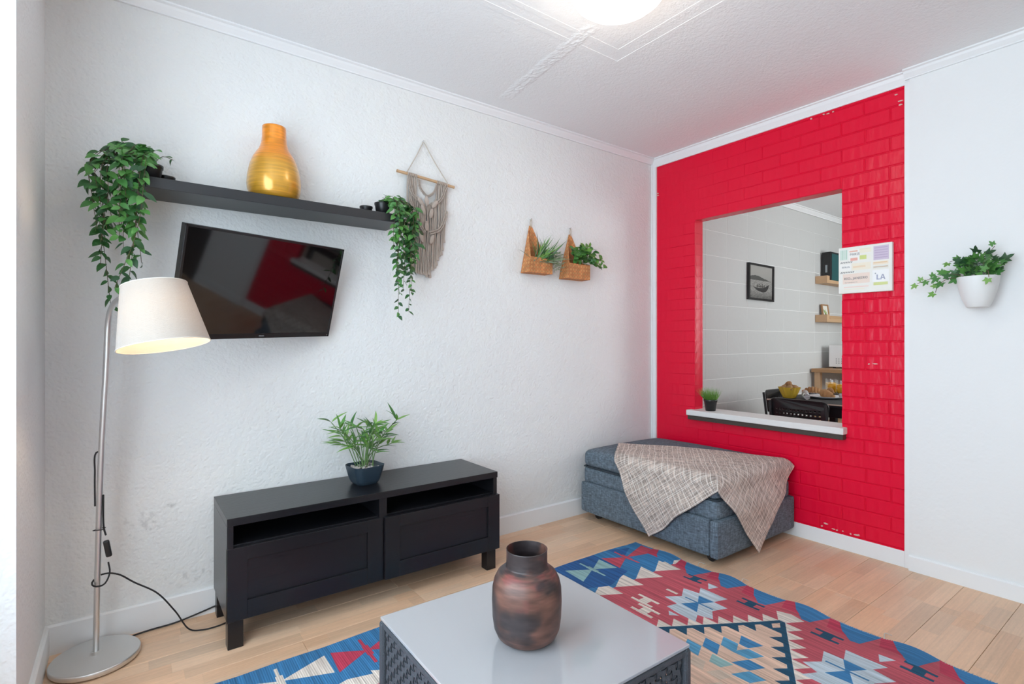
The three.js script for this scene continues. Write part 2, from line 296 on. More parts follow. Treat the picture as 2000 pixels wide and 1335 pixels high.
// kitchen shell, its wall tiled
const kitchenWall = struct('wall_kitchen_back', slab(0.0, KX + 0.15, 0, H, -0.15, -0.003), M.grout, 'white tiled kitchen wall seen through the hatch', 'wall');
{
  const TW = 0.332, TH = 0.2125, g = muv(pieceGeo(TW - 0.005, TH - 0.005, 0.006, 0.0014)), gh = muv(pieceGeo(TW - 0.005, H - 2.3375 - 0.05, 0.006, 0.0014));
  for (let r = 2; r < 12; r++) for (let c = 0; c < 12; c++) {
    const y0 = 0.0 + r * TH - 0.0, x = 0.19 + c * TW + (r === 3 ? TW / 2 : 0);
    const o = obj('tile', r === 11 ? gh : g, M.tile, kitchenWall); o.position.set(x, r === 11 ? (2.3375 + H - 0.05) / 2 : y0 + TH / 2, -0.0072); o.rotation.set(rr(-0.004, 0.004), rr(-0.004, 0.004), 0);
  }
}
struct('wall_kitchen_front', [slab(0.1, 1.6, 0, H, KZ, KZ + 0.12), slab(3.2, KX + 0.15, 0, H, KZ, KZ + 0.12), slab(1.6, 3.2, 0, 1.0, KZ, KZ + 0.12), slab(1.6, 3.2, 2.2, H, KZ, KZ + 0.12)], M.wall, 'kitchen window wall facing the tiles', 'wall');
struct('wall_kitchen_right', slab(KX, KX + 0.15, 0, H, 0, KZ), M.wall, 'far end wall of the kitchen', 'wall');
struct('wall_kitchen_left', slab(0.101, 0.115, 0, H, 1.66, KZ), M.wall, 'kitchen side of the white wall', 'wall');
struct('trim_7', sweep(corn(0.05, 0.04), 'x', 0.1, KX), M.trim, 'white cornice above the kitchen tiles', 'cornice');

// ---------------------------------------------------------------- large furniture
// a box with rounded edges and a puffed top; size w, h, d standing on y = 0
function cushion(w, h, d, r, puff = 0, n = 20) {
  const g = new THREE.BoxGeometry(w, h, d, n, 10, n), p = g.attributes.position, q = V(0, 0, 0), c = V(0, 0, 0);
  for (let i = 0; i < p.count; i++) {
    q.fromBufferAttribute(p, i);
    const sx = Math.sign(q.x) * Math.pow(Math.abs(q.x) / (w / 2), 0.7) * w / 2, sz = Math.sign(q.z) * Math.pow(Math.abs(q.z) / (d / 2), 0.7) * d / 2; q.x = sx; q.z = sz;
    c.set(clamp(q.x, -w / 2 + r, w / 2 - r), clamp(q.y, -h / 2 + r, h / 2 - r), clamp(q.z, -d / 2 + r, d / 2 - r));
    const e = q.clone().sub(c); if (e.length() > 1e-9) q.copy(c).add(e.setLength(r));
    const k = (1 - (2 * q.x / w) ** 2) * (1 - (2 * q.z / d) ** 2);
    q.y += q.y > 0 ? puff * Math.pow(Math.max(0, k), 0.5) : 0;
    p.setXYZ(i, q.x, q.y + h / 2, q.z);
  }
  g.computeVertexNormals();
  return muv(g);
}
// television bench
{
  const t = thing('tv_bench', 'long low black-brown television bench with open slots above two drawers', 'tv bench', [-2.34, 0, 0.2]);
  const m = M.blackWood, x = 0.62, z0 = -0.182, z1 = 0.165, b = 0.107;
  obj('top_panel', rbox(-x, x, 0.472, 0.502, z0, 0.185, 0.002), m, t);
  for (const s of [-1, 1]) obj('side_panel', rbox(s < 0 ? -x : x - 0.022, s < 0 ? -x + 0.022 : x, b, 0.472, z0, s < 0 ? 0.185 : 0.178, 0.0015), m, t);
  obj('divider', rbox(-0.018, 0.018, b, 0.472, z0, 0.18, 0.0015), m, t);
  obj('bottom_panel', rbox(-x + 0.022, x - 0.022, b, b + 0.02, z0, z1, 0.001), m, t);
  obj('back_panel', slab(-x + 0.022, x - 0.022, b + 0.02, 0.472, z0, z0 + 0.008), m, t);
  obj('shelf_panel', [rbox(-x + 0.022, -0.018, 0.376, 0.394, z0 + 0.008, z1, 0.001), rbox(0.018, x - 0.022, 0.376, 0.394, z0 + 0.008, z1, 0.001)], m, t);
  for (const s of [-1, 1]) {
    const a = s < 0 ? -x : 0.003, c = s < 0 ? -0.003 : x + 0.004, zf = s < 0 ? 0.187 : 0.197, y0 = 0.11, y1 = 0.388, zb = zf - 0.02;
    const f = obj('drawer_front', [rbox(a, a + 0.07, y0, y1, zb, zf, 0.0015), rbox(c - 0.07, c, y0, y1, zb, zf, 0.0015), rbox(a + 0.07, c - 0.07, y1 - 0.052, y1, zb, zf, 0.0015), rbox(a + 0.07, c - 0.07, y0, y0 + 0.07, zb, zf, 0.0015)], m, t);
    obj('inset_panel', slab(a + 0.068, c - 0.068, y0 + 0.068, y1 - 0.05, zb + 0.002, zf - 0.009), m, f);
  }
  for (const sx of [-1, 1]) for (const sz of [-1, 1]) obj('leg', rbox(sx < 0 ? -x + 0.004 : x - 0.058, sx < 0 ? -x + 0.058 : x - 0.004, 0, b, sz < 0 ? z0 + 0.01 : 0.12, sz < 0 ? z0 + 0.06 : 0.172, 0.002), m, t);
}
// television on a swivel arm, turned and tipped down
{
  const t = thing('television', 'flat black television on a swivel arm below the shelf, tipped towards the room', 'television', [-2.7906, 1.3888, 0.2709]);
  const sw = 0.46055, ti = 0.28143, ro = 0.03123;
  const R = V(Math.cos(sw), 0, -Math.sin(sw)), N = V(Math.sin(sw), 0, Math.cos(sw)), U0 = V(0, 1, 0).multiplyScalar(Math.cos(ti)).addScaledVector(N, Math.sin(ti));
  const n = N.clone().multiplyScalar(Math.cos(ti)).addScaledVector(V(0, 1, 0), -Math.sin(ti));
  const X = R.clone().multiplyScalar(Math.cos(ro)).addScaledVector(U0, Math.sin(ro)), Y = U0.clone().multiplyScalar(Math.cos(ro)).addScaledVector(R, -Math.sin(ro));
  const B = new THREE.Matrix4().makeBasis(X, Y, n);
  t.quaternion.setFromRotationMatrix(B);
  const w = 0.365, h = 0.2106;
  obj('casing', [rbox(-w, w, -h, h, -0.028, -0.004, 0.003), rbox(-0.2, 0.2, -0.17, 0.1, -0.06, -0.026, 0.012)], M.blackPlastic, t);
  obj('bezel', [rbox(-w, -w + 0.009, -h, h, -0.006, 0.001, 0.001), rbox(w - 0.009, w, -h, h, -0.006, 0.001, 0.001), rbox(-w, w, h - 0.009, h, -0.006, 0.001, 0.001), rbox(-w, w, -h, -h + 0.02, -0.006, 0.001, 0.001)], phys([0.01, 0.01, 0.011], { roughness: 0.22 }), t);
  obj('screen', slab(-w + 0.009, w - 0.009, -h + 0.02, h - 0.009, -0.005, -0.0012), phys([0.0035, 0.0035, 0.004], { roughness: 0.05, ior: 1.72 }), t);
  const lg = canvasTex(256, 64, (g) => { g.fillStyle = '#0d0d0e'; g.fillRect(0, 0, 256, 64); g.fillStyle = '#c9ccd0'; g.font = 'bold 46px sans-serif'; g.textAlign = 'center'; g.fillText('Hisense', 128, 48); });
  obj('maker_mark', new THREE.PlaneGeometry(0.034, 0.0085).translate(0, -h + 0.010, 0.0013), mat([1, 1, 1], { map: lg, roughness: 0.4 }), t);
  obj('standby_light', new THREE.SphereGeometry(0.0014, 8, 6).translate(w - 0.012, -h + 0.008, 0.001), mat([0.5, 0.45, 0.4]), t);
  const inv = B.clone().transpose(), L = (p) => p.clone().sub(t.position).applyMatrix4(inv);
  obj('wall_arm', [bar(L(V(-2.81, 1.40, 0.03)), V(-0.01, -0.02, -0.055), 0.014), bar(L(V(-2.81, 1.34, 0.03)), V(-0.01, -0.07, -0.055), 0.014), bar(L(V(-2.81, 1.29, 0.022)), L(V(-2.81, 1.46, 0.022)), 0.02)], M.blackMatte, t);
}
{
  const t = thing('wall_shelf', 'long dark grey floating shelf on the white wall above the television', 'shelf', [-2.712, 1.752, 0]);
  obj('board', rbox(-0.545, 0.545, 0, 0.041, 0.001, 0.215, 0.002), M.shelf, t);
}
// floor lamp
{
  const O = V(-3.355, 0, 0.16), t = thing('floor_lamp', 'brushed steel floor lamp with tilted off-white fabric shade', 'floor lamp', O.toArray()), L = (x, y, z) => V(x, y, z).sub(O);
  const brushed = dataTex(256, 64, (u, v) => 0.5 + 0.5 * (fbm(u, v, 8, 4, 2, 81) - 0.5) + 0.3 * (vnoise(u * 2, v * 64, 2, 64, 82) - 0.5));
  obj('lamp_base', lathe([[0, 0.004], [0.128, 0.004], [0.134, 0.008], [0.135, 0.022], [0.131, 0.027], [0.02, 0.032], [0.014, 0.04], [0, 0.04]], 64), phys([0.76, 0.76, 0.75], { metalness: 1, roughness: 0.48, bumpMap: brushed, bumpScale: 0.0002 }), t);
  obj('pole', tube([L(-3.355, 0.03, 0.16), L(-3.349, 0.35, 0.185), L(-3.338, 0.75, 0.225), L(-3.322, 1.1, 0.263), L(-3.316, 1.24, 0.285), L(-3.306, 1.29, 0.325), L(-3.28, 1.318, 0.40), L(-3.235, 1.325, 0.47), L(-3.188, 1.32, 0.53)], 0.0095, 60, 12), M.steel, t);
  const top = L(-3.191, 1.356, 0.527), bot = L(-3.164, 1.158, 0.561), ax = bot.clone().sub(top), len = ax.length();
  const q = new THREE.Quaternion().setFromUnitVectors(V(0, -1, 0), ax.clone().normalize());
  const weave = withRep(fabricBump, 6, 2);
  const sh = lathe([[0.093, 0], [0.131, -len], [0.1295, -len], [0.0915, 0], [0.093, 0]], 64).applyQuaternion(q).translate(top.x, top.y, top.z);
  obj('lamp_shade', sh, phys([0.60, 0.545, 0.49], { roughness: 1, transmission: 0.32, thickness: 0, side: THREE.DoubleSide, bumpMap: weave, bumpScale: 0.0004 }), t);
  obj('shade_rim', [new THREE.TorusGeometry(0.131, 0.0016, 6, 64).rotateX(Math.PI / 2).translate(0, -len, 0), new THREE.TorusGeometry(0.093, 0.0016, 6, 64).rotateX(Math.PI / 2)].map((g) => g.applyQuaternion(q).translate(top.x, top.y, top.z)), mat([0.75, 0.7, 0.62]), t);
  obj('shade_ring', [0, 1, 2].map((k) => bar(top.clone().addScaledVector(ax, 0.14), V(Math.cos(k * 2.1) * 0.094, 0, Math.sin(k * 2.1) * 0.094).applyQuaternion(q).add(top), 0.0018, 0.0018, 6)), M.steel, t);
  const bc = top.clone().addScaledVector(ax, 0.5);
  obj('socket', bar(top.clone().addScaledVector(ax, 0.1), top.clone().addScaledVector(ax, 0.32), 0.018, 0.018, 16), M.blackPlastic, t);
  obj('bulb', new THREE.SphereGeometry(0.028, 20, 14).translate(bc.x, bc.y, bc.z), new THREE.MeshStandardMaterial({ color: 0xfff4e0, emissive: rgb(1, 0.78, 0.5), emissiveIntensity: 6 }), t);
  const pl = new THREE.PointLight(rgb(1, 0.76, 0.5), 0.11, 0, 2); pl.position.copy(bc); t.add(pl);
  // cord: tied to the pole, switch, one turn round the pole, then off towards the bench
  const c = obj('cord', [tube([L(-3.336, 0.78, 0.218), L(-3.352, 0.775, 0.222), L(-3.356, 0.70, 0.213), L(-3.356, 0.58, 0.203)], 0.003, 24, 6), tube([L(-3.332, 0.62, 0.217), L(-3.331, 0.5, 0.207), L(-3.325, 0.47, 0.205)], 0.003, 16, 6), tube([L(-3.345, 0.492, 0.186), L(-3.327, 0.497, 0.197), L(-3.335, 0.495, 0.214), L(-3.362, 0.493, 0.203), L(-3.345, 0.492, 0.186)], 0.0016, 16, 5),
    tube([L(-3.318, 0.37, 0.203), L(-3.314, 0.33, 0.205), L(-3.33, 0.295, 0.21), L(-3.355, 0.29, 0.2), L(-3.366, 0.297, 0.182), L(-3.35, 0.312, 0.165), L(-3.325, 0.317, 0.165), L(-3.29, 0.305, 0.165), L(-3.24, 0.26, 0.163), L(-3.17, 0.2, 0.16), L(-3.11, 0.11, 0.158), L(-3.06, 0.02, 0.155), L(-3.02, 0.005, 0.155), L(-2.965, 0.005, 0.16), L(-2.9, 0.005, 0.14), L(-2.8, 0.005, 0.12)], 0.003, 90, 6)], M.cord, t);
  const s = new RoundedBoxGeometry(0.019, 0.062, 0.016, 3, 0.006).rotateZ(0.16); s.translate(-3.32 - O.x, 0.42, 0.204 - O.z);
  obj('cord_switch', s, M.blackPlastic, c);
  const w = obj('power_cable', tube([[-3.44, 0.006, 0.09], [-3.39, 0.006, 0.10], [-3.3, 0.006, 0.06], [-3.2, 0.006, 0.035], [-3.1, 0.006, 0.028], [-3.0, 0.02, 0.022], [-2.95, 0.03, 0.022], [-2.9, 0.035, 0.024]], 0.0035, 50, 6), M.cord);
  tag(w, 'black power cable lying along the baseboard behind the floor lamp', 'cable');
}
// ceiling lamp
{
  const t = thing('ceiling_lamp', 'round white glass ceiling lamp, switched on', 'ceiling lamp', [-1.735, H, 1.225]);
  obj('base_plate', new THREE.CylinderGeometry(0.165, 0.165, 0.022, 48).translate(0, -0.012, 0), M.white, t);
  obj('glass_globe', lathe([[0.17, -0.02], [0.186, -0.035], [0.19, -0.052], [0.182, -0.07], [0.155, -0.092], [0.11, -0.108], [0.055, -0.116], [0, -0.118]].map(([a, b]) => [a * 0.94, b * 0.94]), 64), new THREE.MeshStandardMaterial({ color: 0xffffff, roughness: 0.3, emissive: rgb(1, 0.9, 0.74), emissiveIntensity: 1.5, side: THREE.DoubleSide }), t);
  const pl = new THREE.PointLight(rgb(1, 0.88, 0.74), 0.32, 0, 2); pl.position.set(0, -0.095, 0); pl.shadow.radius = 7; t.add(pl);
}
// upholstered ottoman
const OT = { x0: -0.828, x1: -0.028, z0: 0.058, z1: 1.075 };
{
  const t = thing('ottoman', 'blue-grey fabric ottoman bed block in the corner below the hatch', 'ottoman', [(OT.x0 + OT.x1) / 2, 0, (OT.z0 + OT.z1) / 2]);
  const w = OT.x1 - OT.x0, d = OT.z1 - OT.z0;
  const fm = dataTex(512, 512, (u, v) => { const k = 0.9 + 0.35 * (vnoise(u * 24, v * 256, 24, 256, 91) - 0.5) + 0.35 * (vnoise(u * 256, v * 24, 256, 24, 93) - 0.5); return [0.43 * k, 0.485 * k, 0.53 * k]; }, { srgb: true, rep: [2.5, 2.5] });
  const m = mat([1, 1, 1], { map: fm, roughness: 0.95, bumpMap: withRep(fabricBump, 2.5), bumpScale: 0.0006 });
  const b0 = 0.052, b1 = 0.248, p = 0.05;
  const panel = (x0, x1, z0, z1, nm = 'side_panel') => obj(nm, cushion(x1 - x0, b1 - b0, z1 - z0, 0.014, 0, 12).translate((x0 + x1) / 2, b0, (z0 + z1) / 2), m, t);
  panel(-w / 2, -w / 2 + p, -d / 2 + 0.01, d / 2 - p - 0.004); panel(w / 2 - p, w / 2, -d / 2 + 0.01, d / 2 - p - 0.004);
  panel(-w / 2 - 0.006, w / 2, d / 2 - p, d / 2 + 0.004); panel(-w / 2 + p + 0.004, w / 2 - p - 0.004, -d / 2, -d / 2 + p);
  obj('frame', rbox(-w / 2 + p, w / 2 - p, 0.07, 0.23, -d / 2 + p, d / 2 - p, 0.004), M.blackMatte, t);
  obj('mattress', cushion(w - 0.03, 0.115, d - 0.03, 0.03, 0.0, 24).translate(0, 0.235, 0), m, t);
  obj('top_cushion', cushion(w - 0.03, 0.108, d - 0.03, 0.036, 0.028, 24).translate(0, 0.345, 0), m, t);
  obj('piping', new THREE.TubeGeometry(new THREE.CatmullRomCurve3([[-1, -1], [-1, 0], [-1, 1], [0, 1], [1, 1], [1, 0], [1, -1], [0, -1]].map(([a, b]) => V(a * (w / 2 - (b && a ? 0.024 : 0.014)), 0.347, b * (d / 2 - (b && a ? 0.024 : 0.014)))), true, 'catmullrom', 0.05), 160, 0.006, 6, true), mat([0.03, 0.04, 0.05], { roughness: 1 }), t);
  for (const sx of [-1, 1]) for (const sz of [-1, 1]) obj('caster', [new THREE.CylinderGeometry(0.027, 0.027, 0.022, 20).rotateZ(Math.PI / 2).translate(sx * (w / 2 - 0.09), 0.027, sz * (d / 2 - 0.09)), bar(V(sx * (w / 2 - 0.09), 0.03, sz * (d / 2 - 0.09)), V(sx * (w / 2 - 0.09), 0.075, sz * (d / 2 - 0.09)), 0.01)], M.blackPlastic, t);
}
// closed sheet from f(u, v) -> Vector3, thickness t
function sheet(f, nu, nv, t) {
  const P = [], idx = [], uv = [], W = nu + 1, pt = (i, j) => f(i / nu, j / nv), nrm = (i, j) => { const a = f(clamp((i + 0.5) / nu), j / nv).sub(f(clamp((i - 0.5) / nu), j / nv)), b = f(i / nu, clamp((j + 0.5) / nv)).sub(f(i / nu, clamp((j - 0.5) / nv))); return a.cross(b).normalize(); };
  for (const s of [0.5, -0.5]) for (let j = 0; j <= nv; j++) for (let i = 0; i <= nu; i++) { const p = pt(i, j).addScaledVector(nrm(i, j), s * t); P.push(p.x, p.y, p.z); uv.push(i / nu, j / nv); }
  const K = W * (nv + 1);
  for (let j = 0; j < nv; j++) for (let i = 0; i < nu; i++) { const a = j * W + i, b = a + 1, c = a + W, d = c + 1; idx.push(a, b, d, a, d, c, K + a, K + d, K + b, K + a, K + c, K + d); }
  const rim = (a, b) => idx.push(a, K + a, b, b, K + a, K + b);
  for (let i = 0; i < nu; i++) { rim(i, i + 1); rim(nv * W + i + 1, nv * W + i); }
  for (let j = 0; j < nv; j++) { rim((j + 1) * W, j * W); rim(j * W + nu, (j + 1) * W + nu); }
  const g = new THREE.BufferGeometry();
  g.setAttribute('position', new THREE.Float32BufferAttribute(P, 3)); g.setAttribute('uv', new THREE.Float32BufferAttribute(uv, 2)); g.setIndex(idx); g.computeVertexNormals();
  return g;
}
// throw draped over the ottoman's corner: laid out flat, then folded down over two edges
{
  const EX = OT.x0 + 0.012, EZ = OT.z1 - 0.012, Rr = 0.045, yTop = 0.458;
  const c = { lt: [-0.56, 0.158], lb: [-1.22, 0.655], rb: [-0.50, 1.485], rt: [-0.035, 1.085] };
  const fold = (over) => (over < 0 ? [0, 0] : over < Rr * 1.5708 ? [Rr * Math.sin(over / Rr), Rr * (1 - Math.cos(over / Rr))] : [Rr, Rr + over - Rr * 1.5708]);
  const f = (u, v) => {
    let X = mix(mix(c.lt[0], c.lb[0], v), mix(c.rt[0], c.rb[0], v), u), Z = mix(mix(c.lt[1], c.lb[1], v), mix(c.rt[1], c.rb[1], v), u);
    X += 0.006 * (vnoise(u * 9 + 3, v * 9, 99, 99, 3) - 0.5) * 2; Z += 0.006 * (vnoise(u * 9 + 30, v * 9, 99, 99, 4) - 0.5) * 2;
    const [ox, dx] = fold(EX + Rr - X), [oz, dz] = fold(Z - (EZ - Rr));
    const inX = Math.max(X, EX + Rr), inZ = Math.min(Z, EZ - Rr), k = Math.max(0, (1 - ((inX + 0.428) / 0.4) ** 2) * (1 - ((inZ - 0.567) / 0.51) ** 2));
    const drop = Math.max(dx, dz) + 0.25 * Math.min(dx, dz), out = 0.012 + 0.03 * smooth(0.08, 0.22, drop);
    const wr = 0.006 * (vnoise(u * 7 + 11, v * 5 + 2, 99, 99, 6) - 0.5) + 0.007 * smooth(0.05, 0.35, drop) * Math.sin(u * 17 + v * 3);
    return V(inX - ox - (dx > 0 ? (out + wr) * smooth(0, 0.05, dx) : 0), yTop + 0.024 * Math.sqrt(k) + 0.006 + (drop < 0.02 ? wr : 0) - drop, inZ + oz + (dz > 0 ? (out + wr) * smooth(0, 0.05, dz) : 0));
  };
  const tx = canvasTex(1024, 1024, (g, w, h) => {
    const im = g.createImageData(w, h), d = im.data;
    for (let y = 0; y < h; y++) for (let x = 0; x < w; x++) { const u = x / w, v = y / h, k = 0.86 + 0.3 * (vnoise(u * 30, v * 330, 30, 330, 3) - 0.5) + 0.3 * (vnoise(u * 330, v * 30, 330, 30, 5) - 0.5) + 0.1 * (fbm(u, v, 6, 6, 3, 7) - 0.5), i = (y * w + x) * 4; d[i] = clamp(0.86 * k) * 255; d[i + 1] = clamp(0.785 * k) * 255; d[i + 2] = clamp(0.735 * k) * 255; d[i + 3] = 255; }
    g.putImageData(im, 0, 0); g.strokeStyle = 'rgba(244,238,230,0.8)';
    for (const dir of [0, 1]) for (let a = 8; a < 1024; a += rr(12, 42)) { g.lineWidth = rr(1.5, 4); g.beginPath(); let o = a; for (let b = 0; b <= 1024; b += 32) { o += rr(-1.2, 1.2); dir ? g.lineTo(o, b) : g.lineTo(b, o); } g.stroke(); }
  });
  const th = thing('throw_blanket', 'beige woven throw with pale checked lines draped over the ottoman corner', 'blanket', [-0.6, 0, 0.8]);
  obj('cloth', sheet(f, 72, 60, 0.0045).translate(0.6, 0, -0.8), mat([1, 1, 1], { map: tx, roughness: 1, side: THREE.DoubleSide, bumpMap: withRep(fabricBump, 3), bumpScale: 0.001 }), th);
}
// coffee table: open woven wicker cube with white glass top
{
  const S = 0.575, h = 0.42, t = thing('coffee_table', 'square dark wicker coffee table with a white glass top', 'coffee table', [-2.4225, 0.006, 1.533], -0.012);
  const wk = phys([0.050, 0.060, 0.072], { roughness: 0.5, bumpMap: withRep(fineBump, 12), bumpScale: 0.001 }), Y1 = h - 0.015;
  obj('glass_top', rbox(-S / 2, S / 2, h - 0.0145, h - 0.006, -S / 2, S / 2, 0.002), phys([0.38, 0.375, 0.385], { roughness: 0.10, clearcoat: 1, clearcoatRoughness: 0.04 }), t);
  const e = S / 2 - 0.008;
  const face = () => {
    const parts = [], n = 26, step = (2 * e - 0.05) / n, y0 = 0.03, rows = 19, ry = (Y1 - 0.012 - y0) / rows;
    for (let i = 0; i <= n; i++) { const x = -e + 0.025 + i * step, w = 0.0125, pts = []; for (let k = 0; k <= rows * 2; k++) pts.push([x, y0 + k * ry / 2, 0.0025 * Math.cos(Math.PI * (k / 2 + i))]); parts.push(strip(pts, w, 'x')); }
    for (let k = 0; k <= rows; k++) { const pts = []; for (let i = 0; i <= n * 2; i++) pts.push([-e + 0.025 + i * step / 2, y0 + k * ry, -0.0025 * Math.cos(Math.PI * (k + i / 2))]); parts.push(strip(pts, 0.0125, 'y')); }
    return merge(parts);
  };
  function strip(pts, w, across) {      // flat cane: a ribbon 1.6 mm thick through pts
    const P = [], d = 0.0008, q = []; for (const [x, y, z] of pts) { const a = across === 'x' ? [w / 2, 0] : [0, w / 2]; P.push([[x - a[0], y - a[1], z + d], [x + a[0], y + a[1], z + d], [x + a[0], y + a[1], z - d], [x - a[0], y - a[1], z - d]]); }
    for (let i = 0; i + 1 < P.length; i++) for (let s = 0; s < 4; s++) { const a = P[i][s], b = P[i][(s + 1) % 4], c = P[i + 1][(s + 1) % 4], f = P[i + 1][s]; across === 'x' ? q.push(a, b, c, a, c, f) : q.push(a, c, b, a, f, c); }
    const g = new THREE.BufferGeometry(); g.setAttribute('position', new THREE.Float32BufferAttribute(q.flat(), 3)); g.computeVertexNormals(); return muv(g);
  }
  const fg = face();
  for (let k = 0; k < 4; k++) { const o = obj('wicker_panel', fg, wk, t); o.rotation.y = k * Math.PI / 2; o.position.set(Math.sin(k * Math.PI / 2) * e, 0, Math.cos(k * Math.PI / 2) * e); o.userData.kind = 'stuff'; }
  for (const [sx, sz] of [[1, 1], [-1, 1], [-1, -1], [1, -1]]) obj('corner_post', rbox(sx * e - 0.012, sx * e + 0.012, 0, Y1, sz * e - 0.012, sz * e + 0.012, 0.010, 3), wk, t);
  for (let k = 0; k < 4; k++) { const o = obj('top_rail', rbox(-e, e, Y1 - 0.02, Y1, -0.008, 0.008, 0.007, 3), wk, t); o.rotation.y = k * Math.PI / 2; o.position.set(Math.sin(k * Math.PI / 2) * e, 0, Math.cos(k * Math.PI / 2) * e); }
}

// ---------------------------------------------------------------- kilim rug
{
  const X0 = -3.25, X1 = -0.87, Z0 = 0.568, Z1 = 2.468, CX = (X0 + X1) / 2, CZ = (Z0 + Z1) / 2, W = 2048, Hh = Math.round(2048 * (Z1 - Z0) / (X1 - X0)), S = W / (X1 - X0);
  const C = { blue: '#3875a4', deep: '#28588e', mid: '#5596ba', red: '#b9545f', crimson: '#b63a52', cream: '#d9cdc2', ice: '#b9c4cc', navy: '#1a4a64', peach: '#d9b7a2', sage: '#8db0b0', tan: '#cbb6a4' };
  const rug = canvasTex(W, Hh, (g) => {
    const poly = (pts, c) => { g.fillStyle = c; g.beginPath(); pts.forEach(([x, z], i) => g[i ? 'lineTo' : 'moveTo']((x - X0) * S, (z - Z0) * S)); g.closePath(); g.fill(); };
    g.fillStyle = C.red; g.fillRect(0, 0, W, Hh);
    const quarter = () => {
      // lozenge with its saw-toothed edge
      const zl = (x) => 1.518 - (-1.065 - x) * 0.594;
      poly([[-1.065, 1.518], [CX, zl(CX)], [CX, CZ + 0.01], [-1.065, CZ + 0.01]], C.peach);
      const saw = [[-0.985, 1.535], [-1.0, 1.46]]; for (let x = -1.069; x > CX - 0.05; x -= 0.0565) { saw.push([x, zl(x) - 0.025 + 0.012], [x, zl(x) - 0.09 + 0.01]); }
      poly([...saw, [CX, zl(CX) + 0.02], [-1.06, 1.53]], C.cream);
      for (let x = -1.098; x > CX; x -= 0.0625) poly([[x, zl(x) - 0.012], [x - 0.06, zl(x - 0.06) - 0.008], [x - 0.06, zl(x - 0.06) + 0.066]], C.navy);
      poly([[-1.066, 1.506], [CX, zl(CX) - 0.012], [CX, zl(CX) + 0.006], [-1.066, 1.53]], C.navy);
      for (let k = 0; k < 14; k++) { const x = -1.16 - k * 0.0655, z = zl(x) + 0.005; if (x > -2) poly([[x, z], [x + 0.004, z + 0.07], [x - 0.058, z + 0.035], [x - 0.06, z - 0.03]].map(([a, b]) => [a, b + 0.0]), k < 0 ? C.navy : 'rgba(0,0,0,0)'); }
      for (let k = 0; k < 13; k++) { const x = -1.30 - k * 0.0635, z = zl(x) + 0.095; poly([[x, z], [x, z + 0.062], [x - 0.066, z + 0.092], [x - 0.06, z + 0.026]], k % 2 ? C.mid : '#3f7fae'); if (k > 0) poly([[x - 0.01, z + 0.115], [x - 0.01, z + 0.165], [x - 0.062, z + 0.19], [x - 0.062, z + 0.135]], k % 3 ? C.tan : C.sage); }
      // cream teeth between border and field
      poly([[X0, 0.568], [X1, 0.568], [X1, 0.893], [X0, 0.893]], C.blue);
      for (let k = -1; k < 9; k++) poly([[-1.1 - 0.146 * k, 0.893], [-0.968 - 0.146 * k, 0.815], [-0.975 - 0.146 * k, 0.96]], C.cream);
      // medallion
      poly([[-1.281, 1.09], [-1.213, 1.134], [-1.141, 1.092], [-1.127, 1.167], [-1.075, 1.138], [-1.072, 1.276], [-1.145, 1.254], [-1.148, 1.322], [-1.223, 1.296], [-1.281, 1.337], [-1.303, 1.277], [-1.358, 1.306], [-1.357, 1.22], [-1.346, 1.152], [-1.29, 1.164]], C.ice);
      poly([[-1.274, 1.174], [-1.205, 1.213], [-1.147, 1.178], [-1.145, 1.256], [-1.213, 1.222], [-1.283, 1.261]], C.blue);
      poly([[-1.213, 1.15], [-1.205, 1.15], [-1.205, 1.29], [-1.213, 1.29]], C.blue);
      poly([[-1.4, 1.205], [-1.37, 1.18], [-1.37, 1.235]], C.ice);
      poly([[-1.06, 1.17], [-1.01, 1.135], [-1.01, 1.19]], C.ice);
      poly([[-1.22, 1.05], [-1.205, 1.05], [-1.205, 1.11], [-1.22, 1.11]], C.cream);
      // dark hooks and cream crosses
      const hook = (x, z, s, c) => { for (const dx of [-1, 1]) poly([[x + dx * 0.022 * s - 0.007 * s, z - 0.052 * s], [x + dx * 0.022 * s + 0.007 * s, z - 0.052 * s], [x + dx * 0.022 * s + 0.007 * s, z + 0.052 * s], [x + dx * 0.022 * s - 0.007 * s, z + 0.052 * s]], c); poly([[x - 0.03 * s, z - 0.02 * s], [x + 0.03 * s, z - 0.02 * s], [x + 0.03 * s, z + 0.02 * s], [x - 0.03 * s, z + 0.02 * s]], c); };
      hook(-1.012, 1.066, 0.95, C.navy); hook(-1.028, 1.36, 1, C.navy);
      hook(-1.382, 1.062, 1.1, C.cream); hook(-1.452, 1.12, 1.1, C.cream);
    };
    for (const [sx, sz] of [[-1, 1], [-1, -1], [1, -1], [1, 1]]) { g.setTransform(sx, 0, 0, sz, sx < 0 ? W : 0, sz < 0 ? Hh : 0); g.save(); g.beginPath(); g.rect((CX - X0) * S - 1, 0, W, (CZ - Z0) * S + 1); g.clip(); quarter(); g.restore(); }
    g.setTransform(1, 0, 0, 1, 0, 0);
    // bow ties in the two long bands, saw-tooth of red and blue at the two ends
    for (const s of [1, -1]) {
      g.setTransform(1, 0, 0, s, 0, s < 0 ? Hh : 0);
      poly([[-1.52, 0.568], [-1.21, 0.568], [-1.21, 0.81], [-1.40, 0.87], [-1.52, 0.82]], C.deep); poly([[-1.1, 0.568], [-0.97, 0.61], [-1.09, 0.68]], C.deep);
      const tie = (x, l, r, c) => { poly([[x, 0.69], [x - l, 0.622], [x - l - 0.01, 0.762]], c); poly([[x, 0.69], [x + r, 0.625], [x + r, 0.752]], c); poly([[x - 0.012, 0.655], [x + 0.012, 0.655], [x + 0.012, 0.725], [x - 0.012, 0.725]], c); poly([[x - 0.008, 0.605], [x + 0.004, 0.605], [x + 0.004, 0.78], [x - 0.008, 0.78]], c); };
